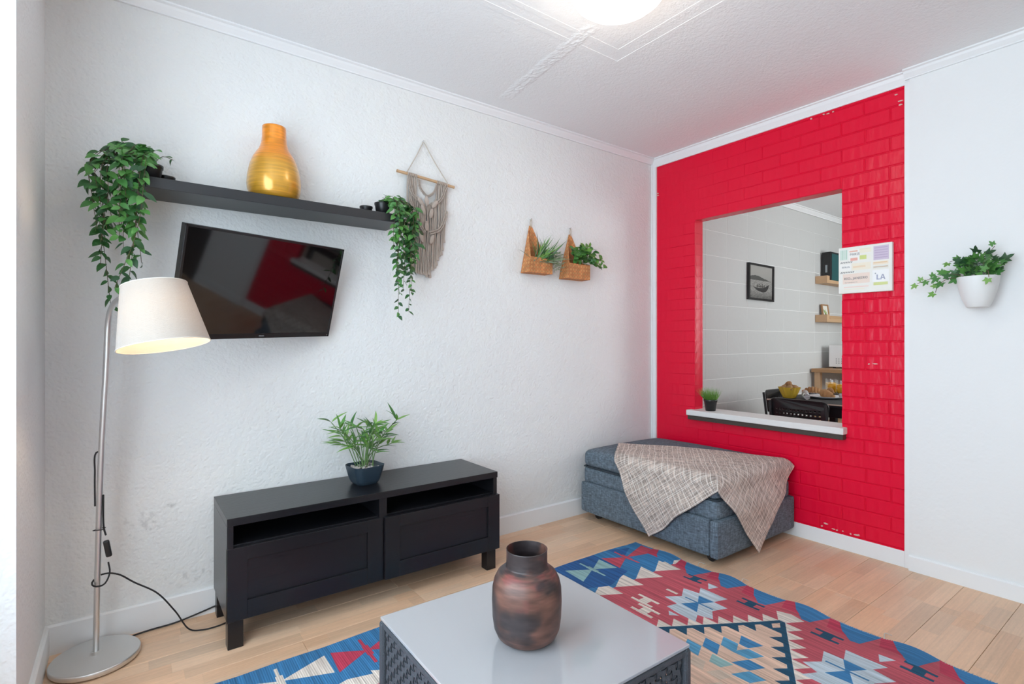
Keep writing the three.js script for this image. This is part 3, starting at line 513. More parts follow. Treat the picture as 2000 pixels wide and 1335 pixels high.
      tie(-1.34, 0.125, 0.115, C.sage); tie(-1.085, 0.12, 0.2, '#bb4a5a'); tie(-1.64, 0.13, 0.13, C.cream); tie(-1.94, 0.13, 0.13, C.crimson); tie(-2.24, 0.13, 0.13, C.sage); tie(-2.53, 0.12, 0.12, C.crimson); tie(-2.838, 0.14, 0.165, C.cream); tie(-3.12, 0.1, 0.09, C.crimson);
      poly([[-2.557, 0.84], [-2.65, 0.815], [-2.71, 0.83], [-2.6, 0.9], [-2.5, 0.9]], C.cream);
    }
    g.setTransform(1, 0, 0, 1, 0, 0);
    for (const s of [1, -1]) {
      g.setTransform(s, 0, 0, 1, s < 0 ? W : 0, 0);
      for (let k = 0; k < 11; k++) { const z = 0.635 + k * 0.185; if (k > 0 && k < 10) poly([[X1 + 0.01, z - 0.09], [-0.935, z - 0.05], [-0.99, z - 0.0], [-0.985, z + 0.03], [X1 + 0.01, z + 0.07]], C.blue); if (k) poly([[X1 + 0.01, z - 0.125], [-0.955, z - 0.10], [-0.965, z - 0.02], [-0.935, z - 0.05], [X1 + 0.01, z - 0.09]], C.crimson); }
    }
    g.setTransform(1, 0, 0, 1, 0, 0);
    const im = g.getImageData(0, 0, W, Hh), d = im.data;      // weft streaks in the dye, and the comb of the slits
    for (let y = 0; y < Hh; y++) for (let x = 0; x < W; x++) { const u = x / W, v = y / Hh, i = (y * W + x) * 4, k = 1 + 0.2 * (vnoise(u * 340, v * 7, 340, 7, 3) - 0.5) + 0.14 * (vnoise(u * 700, v * 24, 700, 24, 5) - 0.5) + 0.16 * (fbm(u, v, 9, 7, 3, 9) - 0.5); for (let c = 0; c < 3; c++) d[i + c] = clamp(d[i + c] / 255 * k) * 255; }
    g.putImageData(im, 0, 0);
  });
  const w = X1 - X0, d = Z1 - Z0, g = new THREE.BoxGeometry(w, 0.005, d, 150, 1, 120), p = g.attributes.position, uv = g.attributes.uv;
  for (let i = 0; i < p.count; i++) {
    const x = p.getX(i) + CX, z = p.getZ(i) + CZ, e = smooth(0.34, 0, X1 - x), f = smooth(0.12, 0, z - Z0);
    uv.setXY(i, (x - X0) / w, 1 - (z - Z0) / d);
    const wave = Math.max(0, Math.sin((z - 0.70) / 0.185 * Math.PI) + 0.15 * Math.sin(z * 23)), wx = Math.max(0, Math.sin(x * 11 + 1));
    p.setY(i, p.getY(i) + 0.0032 + 0.010 * e * e * wave * (0.6 + 0.6 * vnoise(z * 4, 2, 99, 99, 8)) + 0.004 * f * wx);
    p.setX(i, p.getX(i) + e * e * 0.006 * Math.sin((z - 0.7) / 0.185 * Math.PI)); 
    p.setZ(i, p.getZ(i) + f * 0.008 * Math.sin(x * 6.5 + 1));
  }
  g.computeVertexNormals();
  const t = thing('kilim_rug', 'flat woven kilim rug in blue, red and cream lozenges under the coffee table', 'rug', [CX, 0.0005, CZ]);
  const ribs = dataTex(512, 64, (u, v) => 0.5 + 0.5 * Math.sin(u * 512 * Math.PI / 4) * (0.7 + 0.5 * (vnoise(u * 64, v * 8, 64, 8, 2) - 0.5)), { rep: [5, 6] });
  obj('weave', g, mat([1, 1, 1], { map: rug, roughness: 1, bumpMap: ribs, bumpScale: 0.0012 }), t);
  const fr = []; for (let z = Z0 + 0.01; z < Z1; z += 0.008) { const y = 0.004 + 0.010 * 0.8 * Math.max(0, Math.sin((z - 0.70) / 0.185 * Math.PI)), x = w / 2 + 0.006 * Math.sin((z - 0.7) / 0.185 * Math.PI), b = rr(-0.006, 0.006); fr.push(bar(V(x - 0.003, y + 0.001, z - CZ), V(x + rr(0.006, 0.013), 0.003, z - CZ + b), 0.0022, 0.001, 4)); }
  for (const z of [0.985, 1.225, 1.82]) fr.push(tube([V(w / 2, 0.004, z - CZ), V(w / 2 + 0.03, 0.014, z - CZ - 0.01), V(w / 2 + 0.055, 0.004, z - CZ + 0.006)], 0.0015, 8, 4));
  const f = obj('fringe', fr, mat([0.62, 0.58, 0.54], { roughness: 1 }), t); f.userData = { kind: 'stuff', label: 'short off-white fringe threads' };
}
// ---------------------------------------------------------------- vases
{
  const gold = canvasTex(512, 1024, (g, w, h) => {
    const im = g.createImageData(w, h), d = im.data;
    for (let y = 0; y < h; y++) for (let x = 0; x < w; x++) { const u = x / w, v = 1 - y / h, k = 1 + 0.10 * (vnoise(u * 6, v * 160, 6, 160, 3) - 0.5) + 0.16 * (fbm(u, v, 10, 110, 3, 5) - 0.5), a = smooth(0.36, 0.50, v + 0.02 * (vnoise(u * 6, v * 60, 6, 60, 9) - 0.5)), i = (y * w + x) * 4; d[i] = clamp(mix(0.84, 0.95, a) * k) * 255; d[i + 1] = clamp(mix(0.615, 0.575, a) * k) * 255; d[i + 2] = clamp(mix(0.20, 0.12, a) * k) * 255; d[i + 3] = 255; }
    g.putImageData(im, 0, 0);
  });
  const t = thing('golden_vase', 'glossy golden yellow bottle vase standing on the floating shelf', 'vase', [-2.737, 1.793, 0.115]);
  obj('body', lathe([[0, 0.001], [0.08, 0.001], [0.09, 0.006], [0.102, 0.022], [0.109, 0.045], [0.111, 0.07], [0.109, 0.1], [0.104, 0.13], [0.097, 0.158], [0.088, 0.183], [0.075, 0.205], [0.062, 0.225], [0.0535, 0.25], [0.05, 0.28], [0.0495, 0.318], [0.0485, 0.325], [0.045, 0.325], [0.045, 0.28], [0.045, 0.25], [0.02, 0.2], [0, 0.2]], 64), phys([1, 1, 1], { map: gold, roughness: 0.3, metalness: 0.35, clearcoat: 0.8, clearcoatRoughness: 0.12 }), t);
}
{
  const rust = dataTex(1024, 512, (u, v) => {
    const a = smooth(0.42, 0.62, fbm(u, v, 5, 8, 4, 101)), b = fbm(u, v, 12, 60, 3, 103), c = smooth(0.5, 0.7, fbm(u, v, 9, 14, 3, 107)), k = 0.82 + 0.5 * (b - 0.5);
    return [mix(mix(0.47, 0.54, c), 0.25, a) * k, mix(mix(0.325, 0.30, c), 0.21, a) * k, mix(mix(0.28, 0.275, c), 0.215, a) * k];
  }, { srgb: true });
  const t = thing('brown_vase', 'mottled rusty brown metal vase on the white coffee table', 'vase', [-2.448, 0.4205, 1.562]);
  obj('body', lathe([[0, 0], [0.05, 0], [0.063, 0.004], [0.075, 0.014], [0.083, 0.032], [0.087, 0.06], [0.0885, 0.10], [0.087, 0.132], [0.0825, 0.152], [0.074, 0.168], [0.062, 0.178], [0.054, 0.182], [0.0525, 0.186], [0.0518, 0.20], [0.052, 0.224], [0.0525, 0.2265], [0.0505, 0.2265], [0.050, 0.2], [0.05, 0.185], [0.072, 0.16], [0.08, 0.1], [0.07, 0.02], [0, 0.012]], 72), phys([1, 1, 1], { map: rust, roughness: 0.42, metalness: 0.12 }), t);
}

// ---------------------------------------------------------------- plants
// a leaf lying along +y from its stalk, facing +z, folded along its rib and curling back
function leafGeo(L, W, fold = 0.25, curl = 0.25, wide = 0.42, n = 5) {
  const P = [], idx = [];
  for (let i = 0; i <= n; i++) { const t = i / n, w = W / 2 * Math.pow(Math.sin(Math.PI * Math.pow(t, Math.log(0.5) / Math.log(wide))), 0.85) * (i === 0 || i === n ? 0 : 1), y = L * t, z = -curl * L * t * t; P.push([-w, y, z + w * fold], [0, y, z], [w, y, z + w * fold]); if (i) { const a = 3 * (i - 1), b = 3 * i; idx.push(a, a + 1, b + 1, a, b + 1, b, a + 1, a + 2, b + 2, a + 1, b + 2, b + 1); } }
  const g = new THREE.BufferGeometry(); g.setAttribute('position', new THREE.Float32BufferAttribute(P.flat(), 3)); g.setAttribute('uv', new THREE.Float32BufferAttribute(P.map((p) => [p[0], p[1]]).flat(), 2)); g.setIndex(idx); g.computeVertexNormals();
  return g;
}
function ivyGeo(S) {
  const r = [[0, 1], [14, 0.72], [30, 0.45], [55, 0.82], [75, 0.5], [100, 0.42], [130, 0.62], [160, 0.35], [180, 0.08]], pts = [...r.map(([a, b]) => [a, b]), ...r.slice(1, -1).reverse().map(([a, b]) => [-a, b])], P = [[0, 0.1 * S, 0]], idx = [];
  pts.forEach(([a, b], i) => { const t = a * Math.PI / 180; P.push([Math.sin(t) * b * S * 0.85, 0.1 * S + Math.cos(t) * b * S * 0.8, Math.abs(Math.sin(t)) * b * S * 0.18 - 0.12 * S * b]); idx.push(0, 1 + (i + 1) % pts.length, 1 + i); });
  const g = new THREE.BufferGeometry(); g.setAttribute('position', new THREE.Float32BufferAttribute(P.flat(), 3)); g.setAttribute('uv', new THREE.Float32BufferAttribute(P.map((p) => [p[0], p[1]]).flat(), 2)); g.setIndex(idx); g.computeVertexNormals();
  return g.translate(0, S * 0.3, 0);
}
function addLeaf(parent, geo, m, pos, dir, face, s = 1) {
  const y = dir.clone().normalize(), z = face.clone().addScaledVector(y, -face.dot(y)); if (z.lengthSq() < 1e-6) z.set(y.y, -y.x, 0.01); z.normalize();
  const o = obj('leaf', geo, m, parent); o.quaternion.setFromRotationMatrix(new THREE.Matrix4().makeBasis(V(0, 0, 0).crossVectors(y, z), y, z)); o.position.copy(pos); o.scale.setScalar(s);
  return o;
}
const pick = (a) => a[Math.floor(rnd() * a.length)];
function roundPot(t, r0, r1, h, m, x = 0, z = 0, name = 'pot') {
  obj(name, lathe([[0, 0], [r0, 0], [r1, h * 0.84], [r1 * 1.06, h * 0.84], [r1 * 1.08, h], [r1 * 0.97, h], [r1 * 0.95, h * 0.8], [0, h * 0.78]], 32).translate(x, 0, z), m, t);
}
// hanging plant in a small pot: each vine is a list of way points, leaves alternate along it
function trailing(t, vines, geos, mats, step, r) {
  const rest = []; let count = 0;
  vines.sort((a, b) => b[b.length - 1].z - a[a.length - 1].z);
  for (const pts of vines) {
    const c = new THREE.CatmullRomCurve3(pts, false, 'centripetal'), len = c.getLength(), n = Math.floor(len / step);
    obj('vine', new THREE.TubeGeometry(c, Math.max(8, Math.round(len * 60)), r, 4), M.stem, t);
    for (let i = 1; i <= n; i++) {
      const u = clamp((i + rr(-0.3, 0.3)) / n), p = c.getPointAt(u), T = c.getTangentAt(u), a = i * 2.4 + rr(-0.5, 0.5);
      const side = V(Math.cos(a), 0.1, Math.sin(a)), d = side.clone().multiplyScalar(0.9).addScaledVector(T, 0.55).add(V(0.0, rr(-0.25, 0.15), 0.12));
      addLeaf(t, pick(geos), pick(mats), p, d, V(rr(-0.4, 0.4), rr(0.3, 0.9), rr(0.4, 1.0)), rr(0.75, 1.12) * (u > 0.85 ? 0.8 : 1));
      if (++count > 298) { const o = t.children[t.children.length - 1]; t.remove(o); o.updateMatrix(); rest.push(o.geometry.clone().applyMatrix4(o.matrix)); }   // past 300 leaves, the hindmost join
    }
  }
  if (rest.length) obj('foliage', rest, mats[0], t).userData.kind = 'stuff';
}
{
  const O = V(-3.19, 1.793, 0.125), t = thing('trailing_plant', 'leafy trailing plant in a black pot spilling over the shelf end above the lamp', 'plant', O.toArray()), L = (x, y, z) => V(x, y, z).sub(O);
  roundPot(t, 0.032, 0.041, 0.066, M.blackPlastic); obj('soil', new THREE.CylinderGeometry(0.038, 0.038, 0.006, 24).translate(0, 0.052, 0), M.soil, t);
  const vines = [];
  for (let k = 0; k < 18; k++) { const side = k % 2 !== 0, x = side ? rr(-3.375, -3.268) : rr(-3.29, -3.205), z = side ? rr(0.15, 0.28) : rr(0.238, 0.285), e = k < 3 ? rr(1.28, 1.36) : k < 8 ? rr(1.44, 1.56) : rr(1.56, 1.68), xe = mix(x, -3.295, k < 3 ? 0.85 : 0.25); vines.push([L(-3.19 + rr(-0.02, 0.02), 1.85, 0.125 + rr(-0.02, 0.02)), L(mix(-3.19, x, 0.5), rr(1.87, 1.91), mix(0.125, z, 0.5)), L(x, rr(1.80, 1.84), z), L(mix(x, xe, 0.4) + rr(-0.01, 0.01), mix(1.8, e, 0.5), z + rr(-0.015, 0.015)), L(xe + rr(-0.02, 0.02), e, z + rr(-0.02, 0.02))]); }
  for (let k = 0; k < 7; k++) { const a = rr(0, 6.3); vines.push([L(-3.19, 1.85, 0.125), L(-3.2 + 0.05 * Math.cos(a), 1.90, 0.125 + 0.04 * Math.sin(a)), L(-3.21 + 0.095 * Math.cos(a), rr(1.885, 1.925), 0.13 + 0.07 * Math.sin(a))]); }
  vines.push([L(-3.19, 1.85, 0.12), L(-3.15, 1.90, 0.13), L(-3.115, 1.89, 0.14)]);
  trailing(t, vines, [leafGeo(0.052, 0.028), leafGeo(0.045, 0.025, 0.3, 0.4), leafGeo(0.055, 0.026, 0.15, 0.15)], [...GREENS, GREENS[2]], 0.0225, 0.0011);
}
{
  const O = V(-2.236, 1.793, 0.125), t = thing('trailing_plant', 'small-leaved trailing plant in a black pot hanging beside the macrame', 'plant', O.toArray()), L = (x, y, z) => V(x, y, z).sub(O);
  roundPot(t, 0.03, 0.038, 0.066, M.blackPlastic); obj('soil', new THREE.CylinderGeometry(0.035, 0.035, 0.006, 24).translate(0, 0.052, 0), M.soil, t);
  const vines = [];
  for (let k = 0; k < 20; k++) { const side = k % 3 !== 0, x = side ? rr(-2.155, -2.085) : rr(-2.235, -2.165), z = side ? rr(0.09, 0.24) : rr(0.232, 0.255), e = k < 2 ? rr(1.27, 1.33) : k < 6 ? rr(1.40, 1.48) : rr(1.50, 1.66), xe = x + rr(-0.012, 0.004); vines.push([L(-2.236 + rr(-0.015, 0.015), 1.85, 0.125 + rr(-0.015, 0.015)), L(mix(-2.236, x, 0.5), rr(1.85, 1.885), mix(0.125, z, 0.5)), L(x, rr(1.80, 1.83), z), L(mix(x, xe, 0.4) + rr(-0.008, 0.008), mix(1.8, e, 0.5), z + rr(-0.01, 0.01)), L(xe, e, z + rr(-0.015, 0.015))]); }
  for (let k = 0; k < 5; k++) { const a = rr(0, 6.3); vines.push([L(-2.236, 1.85, 0.125), L(-2.21 + 0.035 * Math.cos(a), 1.875, 0.125 + 0.03 * Math.sin(a)), L(-2.19 + 0.06 * Math.cos(a), rr(1.87, 1.895), 0.13 + 0.05 * Math.sin(a))]); }
  trailing(t, vines, [leafGeo(0.04, 0.024), leafGeo(0.035, 0.021, 0.3, 0.4), leafGeo(0.042, 0.022, 0.15, 0.15)], [...GREENS, LIME[2]], 0.0215, 0.001);
}
for (const [x, z, h, label] of [[-3.135, 0.07, 0.044, 'small empty black pot on the shelf beside the plant above the floor lamp'], [-2.302, 0.075, 0.05, 'small empty black pot on the shelf beside the plant near the macrame']]) { const t = thing('small_pot', label, 'pot', [x, 1.793, z]); roundPot(t, 0.023, 0.03, h, M.blackPlastic); obj('soil', new THREE.CylinderGeometry(0.026, 0.026, 0.004, 20).translate(0, h * 0.8, 0), M.soil, t); }
// bamboo-like plant in a square pot on the bench
{
  const t = thing('bamboo_plant', 'spiky green bamboo plant in a square dark blue pot on the bench', 'plant', [-2.352, 0.502, 0.19], 0.12);
  const pg = new THREE.BoxGeometry(0.15, 0.088, 0.15, 12, 10, 12), p = pg.attributes.position;
  for (let i = 0; i < p.count; i++) { const v = p.getY(i) / 0.088 + 0.5, k = mix(0.60, 1, Math.pow(v, 0.55)), x = p.getX(i), z = p.getZ(i), c = 0.075, rx = Math.sign(x) * Math.min(Math.abs(x), c), e = Math.max(0, Math.abs(x) + Math.abs(z) - 2 * c + 0.022) * 0.5, dip = v > 0.99 && Math.max(Math.abs(x), Math.abs(z)) < 0.066 ? -0.014 : 0; p.setXYZ(i, (rx - Math.sign(x) * e) * k, p.getY(i) + 0.044 + dip, (z - Math.sign(z) * e) * k); }
  pg.computeVertexNormals();
  obj('pot', muv(toCreasedNormals(pg, 0.6)), phys([0.025, 0.042, 0.06], { roughness: 0.3, bumpMap: withRep(woodStreak, 6), bumpScale: 0.001 }), t);
  const st = []; for (let k = 0; k < 40; k++) st.push(new THREE.DodecahedronGeometry(rr(0.005, 0.009)).translate(rr(-0.055, 0.055), 0.077, rr(-0.055, 0.055)));
  obj('pebbles', st, mat([0.5, 0.45, 0.42], { roughness: 0.8 }), t).userData = { kind: 'stuff', label: 'small pale pebbles' };
  const geos = [leafGeo(0.075, 0.0135, 0.3, 0.25, 0.35), leafGeo(0.065, 0.013, 0.3, 0.4, 0.35), leafGeo(0.085, 0.013, 0.2, 0.15, 0.35)];
  for (let k = 0; k < 22; k++) {
    const a = k * 2.4 + rr(-0.3, 0.3), out = k < 4 ? rr(0.02, 0.05) : rr(0.06, 0.165), h = k < 4 ? rr(0.24, 0.31) : rr(0.16, 0.30), b = V(rr(-0.03, 0.03), 0.07, rr(-0.03, 0.03)), e = V(b.x + Math.cos(a) * out, h, b.z + Math.sin(a) * out * 0.8);
    const c = new THREE.CatmullRomCurve3([b, b.clone().lerp(e, 0.5).add(V(0, 0.03, 0)), e]);
    obj('stem', new THREE.TubeGeometry(c, 8, 0.0022, 5), M.stemGreen, t);
    for (let i = 0; i < 7; i++) { const u = i < 4 ? 1 : rr(0.45, 0.9), q = c.getPointAt(u), al = rr(0, 6.28); addLeaf(t, pick(geos), pick(LIME), q, V(Math.cos(al) + Math.cos(a) * 0.7, rr(0.1, 1.2), Math.sin(al) + Math.sin(a) * 0.7), V(rr(-0.3, 0.3), 1, 0.4), rr(0.8, 1.2)); }
  }
}
// macrame
{
  const O = V(-1.946, 1.53, 0), t = thing('macrame_hanging', 'beige knotted macrame hanging from a wooden dowel', 'wall hanging', O.toArray()), L = (x, y, z = 0.03) => V(x, y, z).sub(O);
  const rope = mat([0.76, 0.64, 0.55], { roughness: 1, bumpMap: withRep(fineBump, 6), bumpScale: 0.002 }), zr = (x) => 2.07 - (x + 2.119) * 0.081;
  obj('dowel', tube([L(-2.119, 2.07), L(-1.95, 2.058, 0.031), L(-1.773, 2.042)], 0.0078, 12, 10), M.pine, t);
  obj('hanging_cord', tube([L(-2.061, 2.075), L(-2.0, 2.18, 0.022), L(-1.96, 2.258, 0.016), L(-1.957, 2.262, 0.016), L(-1.953, 2.257, 0.016), L(-1.89, 2.16, 0.022), L(-1.816, 2.058)], 0.0028, 40, 6), mat([0.55, 0.49, 0.42], { roughness: 1 }), t);
  obj('nail', bar(L(-1.957, 2.266, 0), L(-1.957, 2.268, 0.022), 0.003), M.steel, t);
  const ends = [[-2.06, 1.66], [-2.03, 1.6], [-2.0, 1.565], [-1.95, 1.545], [-1.91, 1.555], [-1.88, 1.6], [-1.85, 1.655], [-1.832, 1.70], [-1.815, 1.775]], yEnd = (x) => { for (let i = 1; i < ends.length; i++) if (x <= ends[i][0]) return mix(ends[i - 1][1], ends[i][1], (x - ends[i - 1][0]) / (ends[i][0] - ends[i - 1][0])); return 1.775; };
  const N = 25;
  for (let k = 0; k < N; k++) {
    const x = mix(-2.056, -1.822, k / (N - 1)), y1 = yEnd(x) + rr(-0.014, 0.014), mid = Math.abs(x + 1.945) < 0.055, y0 = mid ? 1.965 - 0.05 * (1 - Math.abs(x + 1.945) / 0.055) : zr(x), w = () => rr(-0.0035, 0.0035), top = mid ? y0 - 0.008 : y0 + 0.006;
    const P = [L(x, top, 0.03), L(x + w(), mix(y0, y1, 0.25), 0.024 + w()), L(x + w(), mix(y0, y1, 0.5), 0.022 + w()), L(x + w() - 0.006, mix(y0, y1, 0.75), 0.02 + w()), L(x + w() - 0.008, y1, 0.018 + w())], e = P[4];
    obj('strand', [tube(P, 0.0043, 14, 5), new THREE.ConeGeometry(0.0085, 0.05, 6, 1).translate(e.x, e.y + 0.005, e.z)], rope, t);
    if (!mid) obj('knot', new THREE.TorusGeometry(0.0085, 0.0036, 6, 12).rotateY(Math.PI / 2).translate(...L(x, zr(x), 0.031).toArray()), rope, t);
  }
  const band = (pts, r) => { const c = new THREE.CatmullRomCurve3(pts.map(([x, y]) => L(x, y, 0.036))), n = Math.round(c.getLength() / 0.009), g = []; for (let i = 0; i <= n; i++) for (const s of [-1, 1]) { const p = c.getPointAt(clamp((i + (s > 0 ? 0.5 : 0)) / n)), T = c.getTangentAt(i / n), a = Math.atan2(T.y, T.x); g.push(new THREE.SphereGeometry(1, 8, 6).scale(0.0062, r * 0.42, 0.0055).rotateZ(a + s * 0.6).translate(p.x - s * Math.sin(a) * r * 0.5, p.y + s * Math.cos(a) * r * 0.5, p.z)); } obj('knotted_band', g, rope, t); };
  band([[-2.055, 2.04], [-2.03, 1.96], [-1.985, 1.925]], 0.010); band([[-1.83, 2.03], [-1.86, 1.96], [-1.915, 1.915]], 0.010);
  band([[-1.995, 2.045], [-1.985, 2.0], [-1.945, 1.965], [-1.905, 1.99], [-1.885, 2.035]], 0.007);
  band([[-2.045, 1.93], [-2.02, 1.87], [-1.985, 1.80], [-1.96, 1.765]], 0.010); band([[-1.825, 1.90], [-1.84, 1.84], [-1.87, 1.79], [-1.925, 1.765]], 0.011);
  for (const [x, y, a] of [[-1.95, 1.935, 0.1], [-1.972, 1.885, 0.3], [-1.922, 1.872, -0.25], [-1.985, 1.925, 0.7], [-1.9, 1.925, -0.7], [-1.98, 1.735, 0.35], [-1.918, 1.73, -0.35], [-1.95, 1.80, 0]]) obj('leaf_knot', new THREE.SphereGeometry(1, 12, 10).scale(0.0125, 0.028, 0.007).rotateZ(a).translate(...L(x, y, 0.04).toArray()), rope, t);
}
// two woven bark pockets with plants
const bark = canvasTex(512, 512, (g, w) => { const n = 8, s = w / n; for (let i = 0; i < n; i++) for (let j = 0; j < n; j++) { const k = rr(0.86, 1.08), d = (i + j) % 2; g.fillStyle = `rgb(${206 * k},${(d ? 146 : 132) * k},${(d ? 92 : 80) * k})`; g.fillRect(i * s, j * s, s, s); g.strokeStyle = 'rgba(110,62,28,0.75)'; g.lineWidth = 3; g.strokeRect(i * s, j * s, s, s); for (let q = 0; q < 5; q++) { g.fillStyle = `rgba(120,70,35,${rr(0.1, 0.35)})`; g.fillRect(i * s + rr(4, s - 18), j * s + rr(4, s - 6), rr(6, 16), 2.5); } } });
bark.wrapS = bark.wrapT = THREE.RepeatWrapping; bark.repeat.set(7.5, 7.5); bark.rotation = Math.PI / 4;
const barkMat = mat([1, 1, 1], { map: bark, roughness: 0.75, side: THREE.DoubleSide });
function pocket(x0, x1, y0, rim, ax, ay, d, label) {
  const t = thing('bark_pocket', label, 'basket', [(x0 + x1) / 2, y0, 0]), w = (x1 - x0) / 2, h = rim - y0, px = ax - (x0 + x1) / 2, py = ay - y0, T = 0.004;
  const wall = (pts, m4) => { const g = new THREE.ExtrudeGeometry(new THREE.Shape(pts.map((p) => new THREE.Vector2(...p))), { depth: T, bevelEnabled: true, bevelSize: 0.001, bevelThickness: 0.001, bevelSegments: 1 }); if (m4) g.applyMatrix4(m4); return muv(g); };
  obj('back', wall([[-w, 0], [w, 0], [w, h + 0.02], [px + 0.008, py], [px - 0.008, py], [-w + 0.012, h * 0.6]]).translate(0, 0, 0.004), barkMat, t);
  obj('front', wall([[-w, 0], [w, 0], [w, h - 0.004], [-w + 0.022, h]]).translate(0, 0, d), barkMat, t);
  const face = (A, B, C, D) => muv(sheet((u, v) => V(...A).lerp(V(...B), u).lerp(V(...D).lerp(V(...C), u), v), 4, 6, T));
  obj('side', face([-w, 0, 0.006], [-w, 0, d + 0.003], [-w + 0.02, h, d + 0.004], [px - 0.02, py - 0.035, 0.012]), barkMat, t);
  obj('side', face([w, 0, 0.006], [w, 0, d + 0.002], [w, h, d + 0.002], [w, h + 0.02, 0.01]), barkMat, t);
  obj('base', slab(-w, w, 0, 0.004, 0.004, d), barkMat, t);
  obj('loop', tube([[px, py - 0.01, 0.012], [px - 0.006, py + 0.02, 0.012], [px, py + 0.04, 0.014], [px + 0.006, py + 0.02, 0.012], [px, py - 0.01, 0.012]], 0.0022, 20, 5), mat([0.5, 0.42, 0.32]), t);
  obj('nail', bar(V(px, py + 0.042, 0), V(px, py + 0.044, 0.02), 0.0035), M.steel, t);
}
pocket(-1.28, -1.085, 1.6, 1.697, -1.205, 1.903, 0.075, 'woven bark wall pocket holding the spiky fern');
pocket(-0.963, -0.755, 1.585, 1.685, -0.868, 1.888, 0.078, 'woven bark wall pocket holding the round-leaved herb');
{
  const t = thing('fern', 'spiky feathery fern in a woven bark pocket on the wall', 'plant', [-1.18, 1.69, 0.045]), blade = [leafGeo(0.22, 0.009, 0.3, 0.15, 0.3), leafGeo(0.18, 0.011, 0.3, 0.35, 0.3), leafGeo(0.15, 0.009, 0.3, 0.5, 0.3)];
  obj('root_ball', new THREE.SphereGeometry(0.04, 12, 8).scale(1.6, 0.8, 0.6).translate(0, -0.04, 0), M.soil, t);
  for (let k = 0; k < 95; k++) { const a = rr(0.2, 2.3), q = k < 70; addLeaf(t, pick(blade), q ? pick([...LIME, GREENS[1], GREENS[3]]) : leafGrey, V(rr(-0.05, 0.06), -0.02, rr(-0.015, 0.02)), V(Math.cos(a) * 1.0 + 0.25, q ? Math.sin(a) * rr(0.4, 1) : rr(0, 0.35), rr(0.15, 0.7)), V(rr(-0.4, 0.4), 0.6, 1), rr(0.6, 1)); }
  const sp = leafGeo(0.022, 0.006, 0.2, 0.1);
  for (let v = 0; v < 6; v++) { const c = new THREE.CatmullRomCurve3([V(0.05, 0, 0.03), V(0.085 + 0.012 * v, 0.03 + rr(-0.01, 0.03), 0.05), V(0.10 + 0.016 * v, -0.04 - rr(0, 0.04), 0.05)]); obj('sprig', new THREE.TubeGeometry(c, 10, 0.001, 4), leafGrey, t); for (let i = 0; i < 16; i++) { const p = c.getPointAt((i + 1) / 17); addLeaf(t, sp, leafGrey, p, V(i % 2 ? 1 : -1, rr(-0.2, 0.5), rr(-0.2, 0.6)), V(0, 0.5, 1)); } }
}
{
  const t = thing('leafy_herb', 'bushy bright green round-leaved herb in a woven bark pocket', 'plant', [-0.85, 1.68, 0.045]), geos = [leafGeo(0.046, 0.038, 0.2, 0.25, 0.55), leafGeo(0.04, 0.032, 0.3, 0.35, 0.55), leafGeo(0.04, 0.026, 0.2, 0.1, 0.6)];
  obj('root_ball', new THREE.SphereGeometry(0.04, 12, 8).scale(1.6, 0.8, 0.6).translate(0, -0.04, 0), M.soil, t);
  for (let k = 0; k < 24; k++) {
    const a = rr(0.0, 2.6), l = rr(0.09, 0.185), e = V(Math.cos(a) * l * 0.95 + 0.04, Math.sin(a) * l * 0.7 + (a < 0.4 ? -0.02 : 0), rr(0.02, 0.09)), c = new THREE.CatmullRomCurve3([V(rr(-0.04, 0.05), -0.01, 0), e.clone().multiplyScalar(0.5).add(V(0, 0.02, 0)), e]);
    obj('stem', new THREE.TubeGeometry(c, 6, 0.0013, 4), M.stemGreen, t);
    for (let i = 0; i < 8; i++) addLeaf(t, pick(geos), pick([LIME[0], LIME[2], LIME[3], GREENS[2]]), c.getPointAt(clamp(0.5 + i * 0.072)), V(rr(-1, 1), rr(-0.4, 1), rr(-0.2, 0.8)), V(rr(-0.3, 0.3), 0.7, 1), rr(0.75, 1.1));
  }
}
// grass pot on the hatch sill
{
  const t = thing('grass_pot', 'little black pot of bright green grass on the hatch sill', 'plant', [0.03, 0.69, 0.475]);
  roundPot(t, 0.033, 0.043, 0.078, M.blackPlastic);
  const g = []; for (let k = 0; k < 220; k++) { const a = rr(0, 6.28), r = Math.sqrt(rnd()) * 0.034, l = rr(0.07, 0.115), q = leafGeo(l, 0.0042, 0.3, rr(0.0, 0.3), 0.25, 3), b = V(Math.cos(a) * r, 0.06, Math.sin(a) * r), d = V(b.x * 14 + rr(-0.25, 0.25), 1.1, b.z * 14 + rr(-0.25, 0.25)).normalize(); g.push(q.applyQuaternion(new THREE.Quaternion().setFromUnitVectors(V(0, 1, 0), d)).translate(b.x, b.y, b.z)); }
  obj('grass_blades', g, leafMat(0.17, 0.36, 0.06), t).userData.kind = 'stuff';
}
